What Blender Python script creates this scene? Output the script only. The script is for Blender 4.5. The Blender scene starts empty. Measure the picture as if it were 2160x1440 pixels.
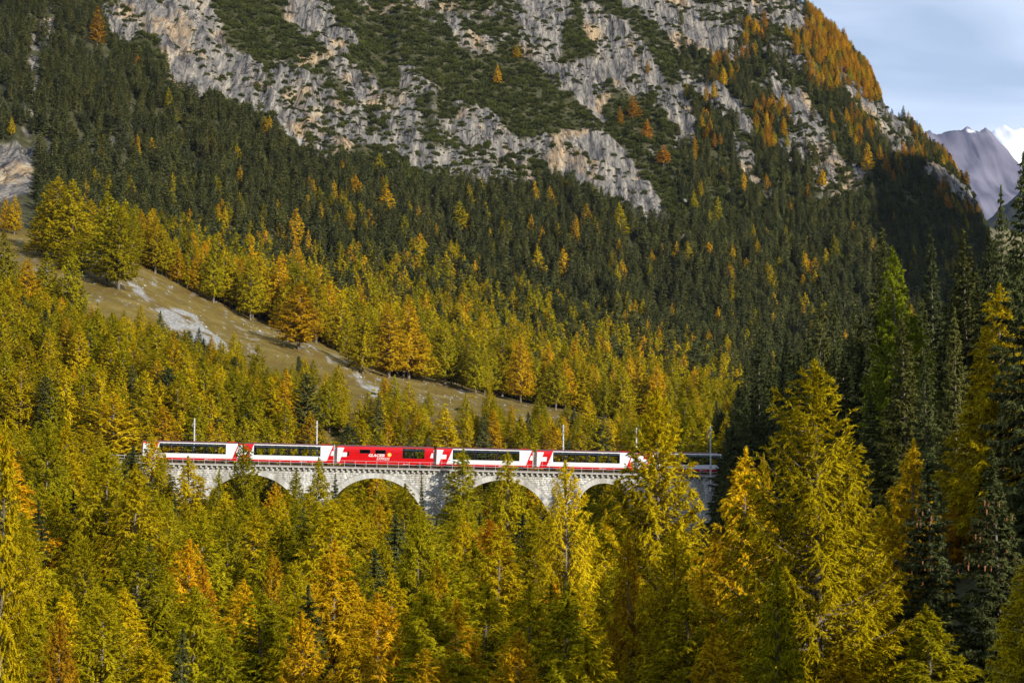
import bpy, math, random
import numpy as np
from mathutils import Vector, Matrix

random.seed(7)
rng = np.random.default_rng(11)
C = bpy.context.scene.collection
SC = bpy.context.scene

# ------------------------------------------------------------------ camera, sky, sun, exposure
PITCH = math.atan(210 / 3600)
cam_d = bpy.data.cameras.new('camera'); cam = bpy.data.objects.new('camera', cam_d); C.objects.link(cam)
cam_d.sensor_width = 36; cam_d.lens = 60; cam_d.clip_start = 0.5; cam_d.clip_end = 40000
cam.location = (0, 0, 0); cam.rotation_euler = (math.pi / 2 + PITCH, 0, 0)
SC.camera = cam

SUN_EL, SUN_AZ = math.radians(25), math.radians(140)      # azimuth clockwise from +Y
w = bpy.data.worlds.new("World"); SC.world = w; w.use_nodes = True
nt = w.node_tree; N = nt.nodes; Lk = nt.links; N.clear()
out = N.new('ShaderNodeOutputWorld'); bg = N.new('ShaderNodeBackground'); bg.inputs[1].default_value = 0.098
sky = N.new('ShaderNodeTexSky'); sky.sky_type = 'NISHITA'; sky.sun_disc = False
sky.sun_elevation = SUN_EL; sky.sun_rotation = SUN_AZ; sky.altitude = 1700; sky.air_density = 1.0; sky.dust_density = 0.6; sky.ozone_density = 1.5
tc = N.new('ShaderNodeTexCoord'); mp = N.new('ShaderNodeMapping'); mp.inputs['Scale'].default_value = (1.0, 1.0, 4.5); mp.inputs['Rotation'].default_value = (0.0, 0.35, 0.3)
nz = N.new('ShaderNodeTexNoise'); nz.inputs['Scale'].default_value = 5.0; nz.inputs['Detail'].default_value = 7; nz.inputs['Roughness'].default_value = 0.5; nz.inputs['Distortion'].default_value = 0.7
cr = N.new('ShaderNodeValToRGB'); cr.color_ramp.elements[0].position = 0.40; cr.color_ramp.elements[1].position = 0.68
mx = N.new('ShaderNodeMix'); mx.data_type = 'RGBA'; mx.inputs[7].default_value = (6.9, 8.1, 9.9, 1)
fac = N.new('ShaderNodeMapRange'); fac.inputs[3].default_value = 0.42; fac.inputs[4].default_value = 0.95
Lk.new(tc.outputs['Generated'], mp.inputs[0]); Lk.new(mp.outputs[0], nz.inputs['Vector']); Lk.new(nz.outputs[0], cr.inputs[0])
Lk.new(cr.outputs[0], fac.inputs[0]); Lk.new(fac.outputs[0], mx.inputs[0]); Lk.new(sky.outputs[0], mx.inputs[6])
Lk.new(mx.outputs[2], bg.inputs[0]); Lk.new(bg.outputs[0], out.inputs[0])

sun_d = bpy.data.lights.new('sun', 'SUN'); sun_d.energy = 5.0; sun_d.angle = math.radians(0.5); sun_d.color = (1.0, 0.93, 0.80)
sun = bpy.data.objects.new('sun', sun_d); C.objects.link(sun)
SV = Vector((math.sin(SUN_AZ) * math.cos(SUN_EL), math.cos(SUN_AZ) * math.cos(SUN_EL), math.sin(SUN_EL)))
sun.rotation_euler = SV.to_track_quat('Z', 'Y').to_euler(); sun.location = (0, 0, 600)

vs = SC.view_settings; vs.view_transform = 'Standard'; vs.look = 'None'; vs.exposure = 0.26; vs.gamma = 1.0; vs.use_curve_mapping = False
SC.cycles.max_bounces = 5; SC.cycles.diffuse_bounces = 2; SC.cycles.glossy_bounces = 2; SC.cycles.transmission_bounces = 3
SC.cycles.transparent_max_bounces = 8; SC.cycles.volume_bounces = 0; SC.cycles.use_denoising = True; SC.cycles.denoiser = 'OPENIMAGEDENOISE'; SC.cycles.denoising_input_passes = 'RGB_ALBEDO_NORMAL'; SC.cycles.denoising_prefilter = 'ACCURATE'
SC.cycles.sample_clamp_indirect = 4

# ------------------------------------------------------------------ helpers
cp, sp = math.cos(PITCH), math.sin(PITCH)
def pix_dir(x, y):                      # photo pixel -> world direction (x right, y forward, z up)
    cx = (np.asarray(x, float) - 1080) / 3600; cy = (720 - np.asarray(y, float)) / 3600
    return cx, cp - cy * sp, sp + cy * cp
def project(X, Y, Z):                   # world -> photo pixel
    d = Y * cp + Z * sp; up = -Y * sp + Z * cp
    d = np.where(np.abs(d) < 1e-6, 1e-6, d)
    return 1080 + 3600 * X / d, 720 - 3600 * up / d

def hsh(ix, iy, iz, seed):
    h = (ix.astype(np.int64) * 374761393 + iy.astype(np.int64) * 668265263 + iz.astype(np.int64) * 2147483647 + seed * 974711) & 0xffffffff
    h = ((h ^ (h >> 13)) * 1274126177) & 0xffffffff
    h = ((h ^ (h >> 16)) * 2246822519) & 0xffffffff
    return ((h ^ (h >> 15)) & 0xffffff) / float(0xffffff)
def vnoise(x, y, z=0.0, seed=0):
    x = np.asarray(x, float); y = np.asarray(y, float); z = np.asarray(z, float) + np.zeros_like(x)
    ix, iy, iz = np.floor(x), np.floor(y), np.floor(z)
    fx, fy, fz = x - ix, y - iy, z - iz
    fx = fx * fx * (3 - 2 * fx); fy = fy * fy * (3 - 2 * fy); fz = fz * fz * (3 - 2 * fz)
    r = 0
    for a in (0, 1):
        for b in (0, 1):
            for c in (0, 1):
                r = r + hsh(ix + a, iy + b, iz + c, seed) * (fx if a else 1 - fx) * (fy if b else 1 - fy) * (fz if c else 1 - fz)
    return r
def fbm(x, y, z=0.0, seed=0, o=4, g=0.5):
    s = 0; a = 1; t = 0; f = 1.0
    for k in range(o):
        s = s + a * vnoise(x * f, y * f, np.asarray(z) * f, seed + k * 17); t += a; a *= g; f *= 2.03
    return s / t
def smooth(a, b, x):
    t = np.clip((x - a) / (b - a), 0, 1); return t * t * (3 - 2 * t)

def mesh_np(name, V, F, mats, midx=None, fattr=None, vattr=None, smooth_sh=False):
    """V (n,3), F (m,k) faces of equal size k"""
    V = np.ascontiguousarray(V, np.float32); F = np.ascontiguousarray(F, np.int32); k = F.shape[1]
    me = bpy.data.meshes.new(name)
    me.vertices.add(len(V)); me.vertices.foreach_set('co', V.ravel())
    me.loops.add(F.size); me.loops.foreach_set('vertex_index', F.ravel())
    me.polygons.add(len(F)); me.polygons.foreach_set('loop_start', np.arange(0, F.size, k, dtype=np.int32))
    me.polygons.foreach_set('loop_total', np.full(len(F), k, np.int32))
    if smooth_sh: me.polygons.foreach_set('use_smooth', np.ones(len(F), bool))
    for m in mats: me.materials.append(m)
    if midx is not None: me.polygons.foreach_set('material_index', np.ascontiguousarray(midx, np.int32))
    for n_, a in (fattr or {}).items():
        at = me.attributes.new(n_, 'FLOAT', 'FACE'); at.data.foreach_set('value', np.ascontiguousarray(a, np.float32))
    for n_, a in (vattr or {}).items():
        at = me.attributes.new(n_, 'FLOAT', 'POINT'); at.data.foreach_set('value', np.ascontiguousarray(a, np.float32))
    me.update(calc_edges=True)
    return me

class MB:
    """mixed face builder for man-made things"""
    def __init__(s): s.v = []; s.f = []; s.m = []
    def quad(s, pts, m=0):
        b = len(s.v); s.v += [tuple(p) for p in pts]; s.f.append(tuple(range(b, b + len(pts)))); s.m.append(m)
    def box(s, x0, x1, y0, y1, z0, z1, m=0, sh=0.0, ry=0.0):
        b = len(s.v)
        P = [(x0, y0, z0), (x1, y0, z0), (x1, y1, z0), (x0, y1, z0), (x0, y0, z1), (x1, y0, z1), (x1, y1, z1), (x0, y1, z1)]
        s.v += [(x, y, z + sh * x) for x, y, z in P]
        s.f += [tuple(b + i for i in q) for q in ((0, 3, 2, 1), (4, 5, 6, 7), (0, 1, 5, 4), (1, 2, 6, 5), (2, 3, 7, 6), (3, 0, 4, 7))]; s.m += [m] * 6
    def tube(s, p0, p1, r0, r1, n=6, m=0, caps=True):
        p0, p1 = Vector(p0), Vector(p1); d = (p1 - p0).normalized()
        a = d.orthogonal().normalized(); c = d.cross(a); b = len(s.v)
        for p, r in ((p0, r0), (p1, r1)):
            for i in range(n):
                t = 2 * math.pi * i / n; s.v.append(tuple(p + a * (r * math.cos(t)) + c * (r * math.sin(t))))
        for i in range(n):
            j = (i + 1) % n; s.f.append((b + i, b + j, b + n + j, b + n + i)); s.m.append(m)
        if caps:
            s.f.append(tuple(b + n + i for i in range(n))); s.m.append(m); s.f.append(tuple(b + n - 1 - i for i in range(n))); s.m.append(m)
    def mesh(s, name, mats):
        me = bpy.data.meshes.new(name); me.from_pydata(s.v, [], s.f)
        for m in mats: me.materials.append(m)
        me.polygons.foreach_set('material_index', s.m); me.update(); return me
    def build(s, name, mats, parent=None):
        return link(name, s.mesh(name, mats if isinstance(mats, (list, tuple)) else [mats]), parent)

def link(name, data, parent=None):
    o = bpy.data.objects.new(name, data); C.objects.link(o)
    if parent is not None: o.parent = parent
    return o
def tag(o, label=None, cat=None, group=None, kind=None):
    if label: o['label'] = label
    if cat: o['category'] = cat
    if group: o['group'] = group
    if kind: o['kind'] = kind
    return o
def thing(name, loc, label, cat, group=None):
    o = bpy.data.objects.new(name, None); C.objects.link(o); o.location = loc; o.empty_display_size = 0.5
    return tag(o, label, cat, group)

# ------------------------------------------------------------------ materials
def mat(name, base=(0.5, 0.5, 0.5), rough=0.6, spec=0.3, metal=0.0):
    m = bpy.data.materials.new(name); m.use_nodes = True
    b = m.node_tree.nodes['Principled BSDF']; b.inputs['Base Color'].default_value = (*base, 1)
    b.inputs['Roughness'].default_value = rough; b.inputs['Specular IOR Level'].default_value = spec; b.inputs['Metallic'].default_value = metal
    return m
def noisy(name, c1, c2, scale, rough=0.8, stretch=(1, 1, 1), bump=0.0, bump_scale=None, spec=0.2, attr=None):
    m = mat(name, c1, rough, spec); t = m.node_tree; n = t.nodes; l = t.links; b = n['Principled BSDF']
    tc = n.new('ShaderNodeTexCoord'); mp = n.new('ShaderNodeMapping'); mp.inputs['Scale'].default_value = stretch
    nz = n.new('ShaderNodeTexNoise'); nz.inputs['Scale'].default_value = scale; nz.inputs['Detail'].default_value = 5
    mx = n.new('ShaderNodeMix'); mx.data_type = 'RGBA'; mx.inputs[6].default_value = (*c1, 1); mx.inputs[7].default_value = (*c2, 1)
    cr = n.new('ShaderNodeValToRGB'); cr.color_ramp.elements[0].position = .35; cr.color_ramp.elements[1].position = .65
    l.new(tc.outputs['Object'], mp.inputs[0]); l.new(mp.outputs[0], nz.inputs['Vector']); l.new(nz.outputs[0], cr.inputs[0]); l.new(cr.outputs[0], mx.inputs[0])
    col = mx.outputs[2]
    if attr:
        at = n.new('ShaderNodeAttribute'); at.attribute_name = attr
        mm = n.new('ShaderNodeMix'); mm.data_type = 'RGBA'; mm.blend_type = 'MULTIPLY'; mm.inputs[0].default_value = 1
        l.new(col, mm.inputs[6]); l.new(at.outputs['Fac'], mm.inputs[7]); col = mm.outputs[2]
    l.new(col, b.inputs['Base Color'])
    if bump:
        bp = n.new('ShaderNodeBump'); bp.inputs['Strength'].default_value = 0.6; bp.inputs['Distance'].default_value = bump
        l.new(nz.outputs[0], bp.inputs['Height']); l.new(bp.outputs[0], b.inputs['Normal'])
    return m

FCOL = {}
def foliage(name, col, objcol=False, hue=0.02, val=0.24, trans=0.26, col2=None):
    """needles: diffuse + translucent, tinted per tree (Object Info random) and per tuft (face attribute)"""
    m = bpy.data.materials.new(name); m.use_nodes = True; t = m.node_tree; n = t.nodes; l = t.links; n.clear()
    o = n.new('ShaderNodeOutputMaterial'); d = n.new('ShaderNodeBsdfDiffuse'); tr = n.new('ShaderNodeBsdfTranslucent'); mi = n.new('ShaderNodeMixShader'); mi.inputs[0].default_value = trans
    oi = n.new('ShaderNodeObjectInfo'); at = n.new('ShaderNodeAttribute'); at.attribute_name = 'tint'
    mc = n.new('ShaderNodeMix'); mc.data_type = 'RGBA'; mc.inputs[6].default_value = (*col, 1); c2 = col2 or tuple(c * 0.8 for c in col); mc.inputs[7].default_value = (*c2, 1)
    FCOL[name] = (col, c2)
    l.new(oi.outputs['Random'], mc.inputs[0])
    if objcol: l.new(oi.outputs['Color'], mc.inputs[6]); l.new(oi.outputs['Color'], mc.inputs[7])
    mr = n.new('ShaderNodeMapRange'); mr.inputs[3].default_value = 1 - val; mr.inputs[4].default_value = 1 + val
    wn = n.new('ShaderNodeMath'); wn.operation = 'MULTIPLY'; wn.inputs[1].default_value = 7.31
    fr = n.new('ShaderNodeMath'); fr.operation = 'FRACT'; l.new(oi.outputs['Random'], wn.inputs[0]); l.new(wn.outputs[0], fr.inputs[0]); l.new(fr.outputs[0], mr.inputs[0])
    mu = n.new('ShaderNodeMath'); mu.operation = 'MULTIPLY'; l.new(mr.outputs[0], mu.inputs[0]); l.new(at.outputs['Fac'], mu.inputs[1])
    hs = n.new('ShaderNodeHueSaturation'); l.new(mc.outputs[2], hs.inputs['Color']); l.new(mu.outputs[0], hs.inputs['Value'])
    l.new(hs.outputs[0], d.inputs[0]); l.new(hs.outputs[0], tr.inputs[0]); l.new(d.outputs[0], mi.inputs[1]); l.new(tr.outputs[0], mi.inputs[2]); l.new(mi.outputs[0], o.inputs[0])
    return m

M = {}
M['larch_green'] = foliage('larch_green', (0.52, 0.42, 0.010), col2=(0.40, 0.36, 0.010))
M['larch_yellow'] = foliage('larch_yellow', (0.70, 0.52, 0.011), col2=(0.60, 0.47, 0.010))
M['larch_gold'] = foliage('larch_gold', (0.80, 0.48, 0.013), col2=(0.72, 0.49, 0.012))
M['larch_orange'] = foliage('larch_orange', (0.62, 0.29, 0.016), col2=(0.58, 0.33, 0.014))
M['larch_fresh'] = foliage('larch_fresh', (0.25, 0.29, 0.014), col2=(0.24, 0.27, 0.014))
M['spruce'] = foliage('spruce', (0.145, 0.158, 0.050), col2=(0.095, 0.114, 0.044), trans=0.18)
M['spruce_olive'] = foliage('spruce_olive', (0.195, 0.195, 0.052), col2=(0.140, 0.148, 0.048), trans=0.18)
M['scrub'] = foliage('scrub', (0.085, 0.094, 0.022), col2=(0.052, 0.060, 0.018), trans=0.15)
M['larch_needles'] = foliage('larch_needles', (.5, .4, .01), objcol=True)
M['spruce_needles'] = foliage('spruce_needles', (.1, .1, .04), objcol=True, trans=0.18)
M['bark'] = noisy('bark', (0.10, 0.075, 0.055), (0.26, 0.22, 0.18), 6, rough=0.9, stretch=(1, 1, 0.25), bump=0.02)
M['stone'] = noisy('stone', (0.68, 0.66, 0.61), (0.54, 0.53, 0.50), 3.0, rough=0.85, bump=0.02, attr='tint')
def stain(m):
    t = m.node_tree; n = t.nodes; l = t.links; b = n['Principled BSDF']; src = b.inputs['Base Color'].links[0].from_socket
    g = n.new('ShaderNodeNewGeometry'); mp = n.new('ShaderNodeMapping'); mp.inputs['Scale'].default_value = (.55, .55, .12); z = n.new('ShaderNodeTexNoise'); z.inputs['Scale'].default_value = 1.0; z.inputs['Detail'].default_value = 6
    r = n.new('ShaderNodeValToRGB'); r.color_ramp.elements[0].position = .36; r.color_ramp.elements[0].color = (.62, .59, .54, 1); r.color_ramp.elements[1].position = .56; x = n.new('ShaderNodeMix'); x.data_type = 'RGBA'; x.blend_type = 'MULTIPLY'; x.inputs[0].default_value = 1
    l.new(g.outputs['Position'], mp.inputs[0]); l.new(mp.outputs[0], z.inputs['Vector']); l.new(z.outputs[0], r.inputs[0]); l.new(src, x.inputs[6]); l.new(r.outputs[0], x.inputs[7]); l.new(x.outputs[2], b.inputs['Base Color'])
stain(M['stone'])
M['mortar'] = noisy('mortar', (0.42, 0.41, 0.38), (0.3, 0.29, 0.27), 1.2, rough=0.95)
M['voussoir'] = noisy('voussoir', (0.62, 0.61, 0.58), (0.46, 0.46, 0.45), 2.2, rough=0.85, bump=0.02)
M['ledge'] = noisy('ledge', (0.55, 0.52, 0.46), (0.38, 0.36, 0.32), 1.5, rough=0.85, bump=0.01)
M['ballast'] = noisy('ballast', (0.20, 0.165, 0.14), (0.10, 0.085, 0.075), 9, rough=0.95, bump=0.05)
M['steel'] = noisy('galvanised_steel', (0.50, 0.50, 0.50), (0.38, 0.38, 0.38), 4, rough=0.45, spec=0.5)
M['mast'] = noisy('mast_paint', (0.66, 0.66, 0.64), (0.48, 0.48, 0.46), 5, rough=0.6)
M['rail'] = mat('rail_steel', (0.18, 0.12, 0.09), 0.5, 0.5, 0.6)
M['white'] = noisy('white_paint', (0.82, 0.83, 0.84), (0.76, 0.77, 0.78), 0.9, rough=0.28, spec=0.5)
M['red'] = noisy('red_paint', (0.62, 0.004, 0.006), (0.55, 0.004, 0.008), 0.9, rough=0.28, spec=0.5)
M['roof'] = noisy('train_roof', (0.16, 0.055, 0.055), (0.10, 0.05, 0.05), 2.0, rough=0.6)
M['dark'] = mat('black_rubber', (0.015, 0.015, 0.018), 0.5)
M['grey'] = noisy('grey_bellows', (0.42, 0.43, 0.44), (0.30, 0.30, 0.31), 8, rough=0.7, stretch=(6, 1, .2))
M['palegrey'] = mat('pale_grey_door', (0.70, 0.72, 0.72), 0.35, 0.5)
M['under'] = noisy('underframe', (0.05, 0.045, 0.04), (0.09, 0.075, 0.06), 3, rough=0.8)
M['seat'] = mat('seat_maroon', (0.16, 0.03, 0.05), 0.8)
M['table'] = mat('table_white', (0.75, 0.72, 0.66), 0.5)
M['person'] = mat('clothing_blue', (0.12, 0.2, 0.3), 0.8)
M['skin'] = mat('skin', (0.5, 0.3, 0.2), 0.6)
M['yellow'] = mat('emblem_yellow', (0.85, 0.60, 0.02), 0.4)
M['roof_shadow'] = mat('roof_shadow_navy', (0.022, 0.026, 0.055), 0.3, 0.5)
def glass():
    m = bpy.data.materials.new('tinted_glass'); m.use_nodes = True; t = m.node_tree; n = t.nodes; l = t.links; n.clear()
    o = n.new('ShaderNodeOutputMaterial'); g = n.new('ShaderNodeBsdfGlossy'); g.inputs['Roughness'].default_value = 0.03; tr = n.new('ShaderNodeBsdfTransparent'); tr.inputs[0].default_value = (0.84, 0.90, 0.86, 1)
    fr = n.new('ShaderNodeFresnel'); fr.inputs[0].default_value = 1.5; mi = n.new('ShaderNodeMixShader')
    l.new(fr.outputs[0], mi.inputs[0]); l.new(tr.outputs[0], mi.inputs[1]); l.new(g.outputs[0], mi.inputs[2]); l.new(mi.outputs[0], o.inputs[0]); return m
M['glass'] = glass()

# ------------------------------------------------------------------ masks drawn on the mountainside (where rock, scree, meadow lie)
GX, GY = np.meshgrid(np.arange(-60, 2221, 4), np.arange(-80, 1001, 4))
def poly_mask(polys):
    m = np.zeros(GX.shape, bool)
    for P in polys:
        ins = np.zeros(GX.shape, bool); n = len(P)
        for i in range(n):
            x0, y0 = P[i]; x1, y1 = P[(i + 1) % n]
            if y0 == y1: continue
            c = ((y0 > GY) != (y1 > GY)) & (GX < (x1 - x0) * (GY - y0) / (y1 - y0) + x0); ins ^= c
        m |= ins
    return m.astype(float)
def blur(a, k):
    for _ in range(k):
        p = np.pad(a, 1, mode='edge'); a = (p[1:-1, 1:-1] * 4 + p[:-2, 1:-1] + p[2:, 1:-1] + p[1:-1, :-2] + p[1:-1, 2:]) / 8
    return a
ROCK = [
 [(185,-20),(235,70),(330,92),(350,150),(372,190),(480,215),(555,250),(620,300),(690,335),(640,250),(560,170),(520,110),(470,60),(430,-20)],
 [(595,-20),(650,-20),(745,85),(745,120),(700,130),(640,90),(600,40)],
 [(560,130),(640,170),(700,240),(745,320),(690,330),(620,290)], [(1130,310),(1180,270),(1260,270),(1310,320),(1400,425),(1412,468),(1380,468),(1320,425),(1240,402),(1150,352)],
 [(1000,235),(1060,262),(1125,315),(1105,325),(1050,300),(1005,262)], [(830,135),(870,150),(940,205),(925,215),(860,180)], [(700,130),(770,150),(830,200),(900,300),(870,310),(790,240),(730,180)],
 [(1090,-20),(1210,-20),(1185,60),(1178,140),(1192,190),(1150,165),(1105,110),(1090,50)],
 [(1225,-20),(1265,5),(1345,80),(1388,150),(1385,200),(1350,215),(1300,200),(1270,130),(1230,60)],
 [(1180,130),(1260,120),(1290,200),(1260,250),(1230,210),(1190,190)],
 [(1300,-20),(1440,-20),(1515,20),(1562,80),(1572,112),(1530,125),(1480,95),(1440,92),(1390,62),(1330,30)],
 [(1370,190),(1425,175),(1470,235),(1480,280),(1430,300),(1395,250)],
 [(1440,140),(1490,150),(1555,215),(1600,280),(1560,275),(1500,215),(1450,180)],
 [(1580,-20),(1680,-20),(1720,60),(1745,100),(1700,75),(1640,58),(1600,25)],
 [(1755,140),(1795,160),(1842,212),(1872,205),(1905,260),(1925,315),(1895,332),(1855,290),(1815,225),(1775,180)],
 [(1620,150),(1690,205),(1745,265),(1768,330),(1745,375),(1715,335),(1690,275),(1635,220)],
 [(1990,380),(2045,395),(2075,425),(2090,480),(2062,465),(2020,425)],
 [(1930,325),(1960,340),(2010,395),(2000,405),(1950,370)],
 [(1535,265),(1585,325),(1625,388),(1665,430),(1640,432),(1600,392),(1555,340)],
 [(-60,300),(20,285),(66,320),(72,380),(55,410),(20,425),(-60,430)],
]
ROCK_MIX = [
 [(560,110),(700,130),(780,150),(880,160),(1000,235),(1020,265),(1110,300),(1180,270),(1150,352),(1080,390),(960,385),(860,350),(760,330),(690,330),(620,290)],
 [(860,-20),(1100,-20),(1090,100),(1010,110),(930,70)], [(740,-20),(870,-20),(920,60),(800,60)],
 [(1480,0),(1600,0),(1760,140),(1740,170),(1560,120)], [(1590,260),(1700,270),(1800,420),(1740,420)],
 [(1340,430),(1470,520),(1440,530),(1380,480)], [(60,60),(130,0),(85,160),(70,330),(55,330)], [(100,180),(120,180),(110,340),(85,340)], [(160,270),(260,280),(255,330),(170,310)], [(1700,330),(1800,350),(1820,400),(1780,410)],
]
SCREE = [
 [(58,440),(100,466),(165,485),(212,535),(210,568),(150,535),(95,490)],
 [(570,240),(620,285),(650,300),(620,305)], [(650,305),(682,335),(665,352)], [(800,300),(832,318),(812,334)],
 [(268,588),(300,605),(335,640),(322,648),(280,618)], [(322,648),(380,650),(410,660),(440,690),(475,720),(478,748),(420,722),(350,690)],
 [(478,752),(520,770),(560,800),(540,812),(480,775)], [(740,778),(822,826),(850,850),(800,845),(745,800)], [(940,855),(990,870),(985,900),(945,885)],
 [(1540,840),(1600,800),(1650,760),(1640,800),(1580,860)], [(1690,540),(1720,560),(1700,575)],
]
UPEDGE_X = [-60, 0, 260, 450, 660, 820, 1100, 1350, 1450, 2300]
UPEDGE_Y = [470, 485, 545, 640, 720, 790, 850, 902, 925, 935]
FLINE_X = [-60, 160, 200, 240, 350, 375, 500, 560, 620, 700, 800, 960, 1080, 1180, 1230, 1300, 1390, 1480, 1650, 1800, 2200]
FLINE_Y = [-200, -100, 10, 95, 150, 205, 235, 265, 330, 350, 370, 400, 410, 385, 415, 445, 485, 470, 470, 420, 420]
G_rock = blur(poly_mask(ROCK), 5); G_mix = blur(poly_mask(ROCK_MIX), 10); G_scree = blur(poly_mask(SCREE), 2)
def look(G, u, v, wob=8.0):
    u = np.clip(u, -59, 2219); v = np.clip(v, -79, 999)
    i = np.clip(((v + 80) / 4).astype(int), 0, G.shape[0] - 1); j = np.clip(((u + 60) / 4).astype(int), 0, G.shape[1] - 1)
    return G[i, j]

# ------------------------------------------------------------------ terrain: ground height as a function of bearing and distance
NR = [0, 15, 40, 70, 100, 150, 200, 260, 300, 318, 340, 370]
FR = [400, 450, 520, 580, 650, 720, 800, 900, 1000, 1150, 1300, 1450, 1600, 1800]
near = {
 -200: [-1.8,-8,-17,-21,-24,-25,-24,-16,-4,-3.4,-3.2,2], 0: [-1.8,-8,-17,-21,-24,-26,-26,-18,-7,-3.8,-3.6,0],
 300: [-1.8,-8,-17,-21,-24,-28,-29,-26,-20,-15,-10,-4], 600: [-1.8,-8,-17,-21,-24,-29,-32,-32,-30,-28,-24,-14],
 900: [-1.8,-8,-17,-21,-24,-30,-34,-36,-36,-35,-32,-22], 1200: [-1.8,-8,-17,-21,-24,-30,-34,-36,-34,-32,-30,-22],
 1400: [-1.8,-8,-16,-20,-23,-28,-30,-30,-27,-22,-18,-14], 1600: [-1.8,-7,-15,-20,-23,-25,-22,-18,-14,-10,-8,-7.5],
 1850: [-1.8,-7,-14,-19,-22,-20,-12,-8,-7,-7,-7,-6], 2160: [-1.8,-6,-12,-16,-18,-13,-4,1,3,4,4,4]}
far = {
 -200: [800,720,620,540,460,430,400,310,170,0,-140,-260,-330,-400], 0: [800,735,640,560,485,455,420,330,190,20,-120,-250,-330,-400],
 260: [830,770,675,605,545,520,480,400,270,90,-60,-190,-260,-300], 450: [860,800,740,690,640,620,590,520,380,180,20,-120,-200,-250],
 660: [880,840,790,750,720,700,680,600,460,250,70,-85,-170,-230], 820: [895,860,840,810,790,770,740,650,520,300,110,-60,-150,-200],
 1100: [915,900,885,870,850,830,800,700,580,360,160,-20,-120,-170], 1350: [925,920,915,908,902,885,850,760,640,420,210,20,-100,-150],
 1550: [930,930,930,928,925,905,870,790,675,465,250,75,-40,-70], 1700: [930,930,930,930,925,910,875,800,700,500,300,120,0,60],
 1780: [930,930,930,930,928,915,880,810,715,515,325,160,70,250], 1840: [930,930,930,930,928,915,885,820,730,530,355,205,130,320],
 1865: [930,930,930,930,928,915,885,825,735,540,370,240,188,400],
 1880: [930,930,930,930,928,915,885,828,738,545,385,262,228,430],
 1930: [930,930,930,930,928,915,890,835,750,565,425,305,268,520], 2000: [925,925,925,925,920,912,892,845,770,605,480,360,336,600],
 2060: [922,920,920,920,915,910,895,855,790,655,560,440,415,680], 2090: [920,915,915,915,912,905,895,865,815,710,645,530,525,760],
 2120: [915,910,910,910,910,905,895,875,850,810,790,780,780,820], 2160: [912,908,908,908,908,905,900,890,880,870,860,860,870,880],
 2300: [900,900,900,900,900,900,900,890,880,870,870,870,880,890]}
cols = []
for X in sorted(set(near) | set(far)):
    zn = [np.interp(X, sorted(near), [near[k][i] for k in sorted(near)]) for i in range(len(NR))]
    vf = [np.interp(X, sorted(far), [far[k][i] for k in sorted(far)]) for i in range(len(FR))]
    dx, dy, dz = pix_dir(X, np.array(vf)); tanel = dz / np.hypot(dx, dy); zf = list(tanel * np.array(FR))
    tail_r = [2300, 3200, 5000, 9000]
    zt = [zf[-1]] * 4 if X < 1650 else [min(zf[-1], 40), -20, -30, -30]
    az = math.degrees(math.atan((X - 1080) / 3600 / cp))
    cols.append((az, NR + FR + tail_r, zn + zf + zt))
cols += [
 (-26, [0,40,100,200,300,340,400,520,650,1000,1300,1600,1800,9000], [-1.8,-17,-24,-22,-5,-2,18,52,88,225,400,560,650,650]),
 (-45, [0,40,100,200,300,400,650,1000,1500,9000], [-1.8,-14,-20,-15,0,20,80,200,480,500]),
 (-90, [0,15,40,100,200,400,1000,9000], [-1.8,-3,-2,5,25,60,150,200]),
 (-140, [0,15,40,100,200,400,1000,9000], [-1.8,3,12,30,60,100,200,300]),
 (-180, [0,15,40,100,200,400,1000,9000], [-1.8,5,20,48,95,150,260,300]),
 (20.5, [0,15,40,70,100,150,200,235,262,300,340,450,650,1000,1500,9000], [-1.8,-5,-9,-12,-14,-13,-2,8,24,26,18,12,8,20,30,30]),
 (24, [0,15,40,70,100,150,200,260,300,340,450,650,1000,1500,9000], [-1.8,-5,-9,-11,-13,-11,-2,20,26,22,14,10,20,30,30]),
 (38, [0,15,40,70,100,150,200,260,340,500,1000,9000], [-1.8,-4,-6,-7,-3,6,18,32,48,70,110,120]),
 (62, [0,15,40,70,100,150,200,260,400,1000,9000], [-1.8,-2,0,3,9,24,42,66,110,170,180]),
 (90, [0,15,40,70,100,150,200,400,1000,9000], [-1.8,0,5,11,18,36,60,130,200,200]),
 (140, [0,15,40,70,100,200,400,1000,9000], [-1.8,2,10,18,28,70,160,250,280]),
 (180, [0,15,40,100,200,400,1000,9000], [-1.8,5,20,48,95,150,260,300])]
cols.sort(key=lambda c: c[0])
R_ = np.concatenate([np.arange(2, 60, 6), np.arange(60, 340, 4), np.arange(340, 470, 4), np.arange(470, 700, 2), np.arange(700, 1660, 3), np.arange(1660, 1900, 16), np.geomspace(1900, 9000, 22)])
A_ = np.concatenate([np.arange(-180, -24, 3.0), np.arange(-24, -18, 0.5), np.arange(-18, 18, 0.075), np.arange(18, 24, 0.5), np.arange(24, 180.1, 3.0)])
ca = np.array([c[0] for c in cols]); tab = np.array([np.interp(R_, c[1], c[2]) for c in cols])      # (ncol, nr)
Z = np.empty((len(A_), len(R_)))
for j in range(len(R_)): Z[:, j] = np.interp(A_, ca, tab[:, j])
def gblur_axis(a, coord, sig, axis):
    a = np.moveaxis(a, axis, 0); o = np.empty_like(a)
    for i in range(len(coord)):
        lo, hi = np.searchsorted(coord, [coord[i] - 2.5 * sig(coord[i]), coord[i] + 2.5 * sig(coord[i])])
        ww = np.exp(-0.5 * ((coord[lo:hi] - coord[i]) / sig(coord[i])) ** 2)
        ww *= np.gradient(coord)[lo:hi]; o[i] = np.tensordot(ww / ww.sum(), a[lo:hi], 1)
    return np.moveaxis(o, 0, axis)
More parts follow.
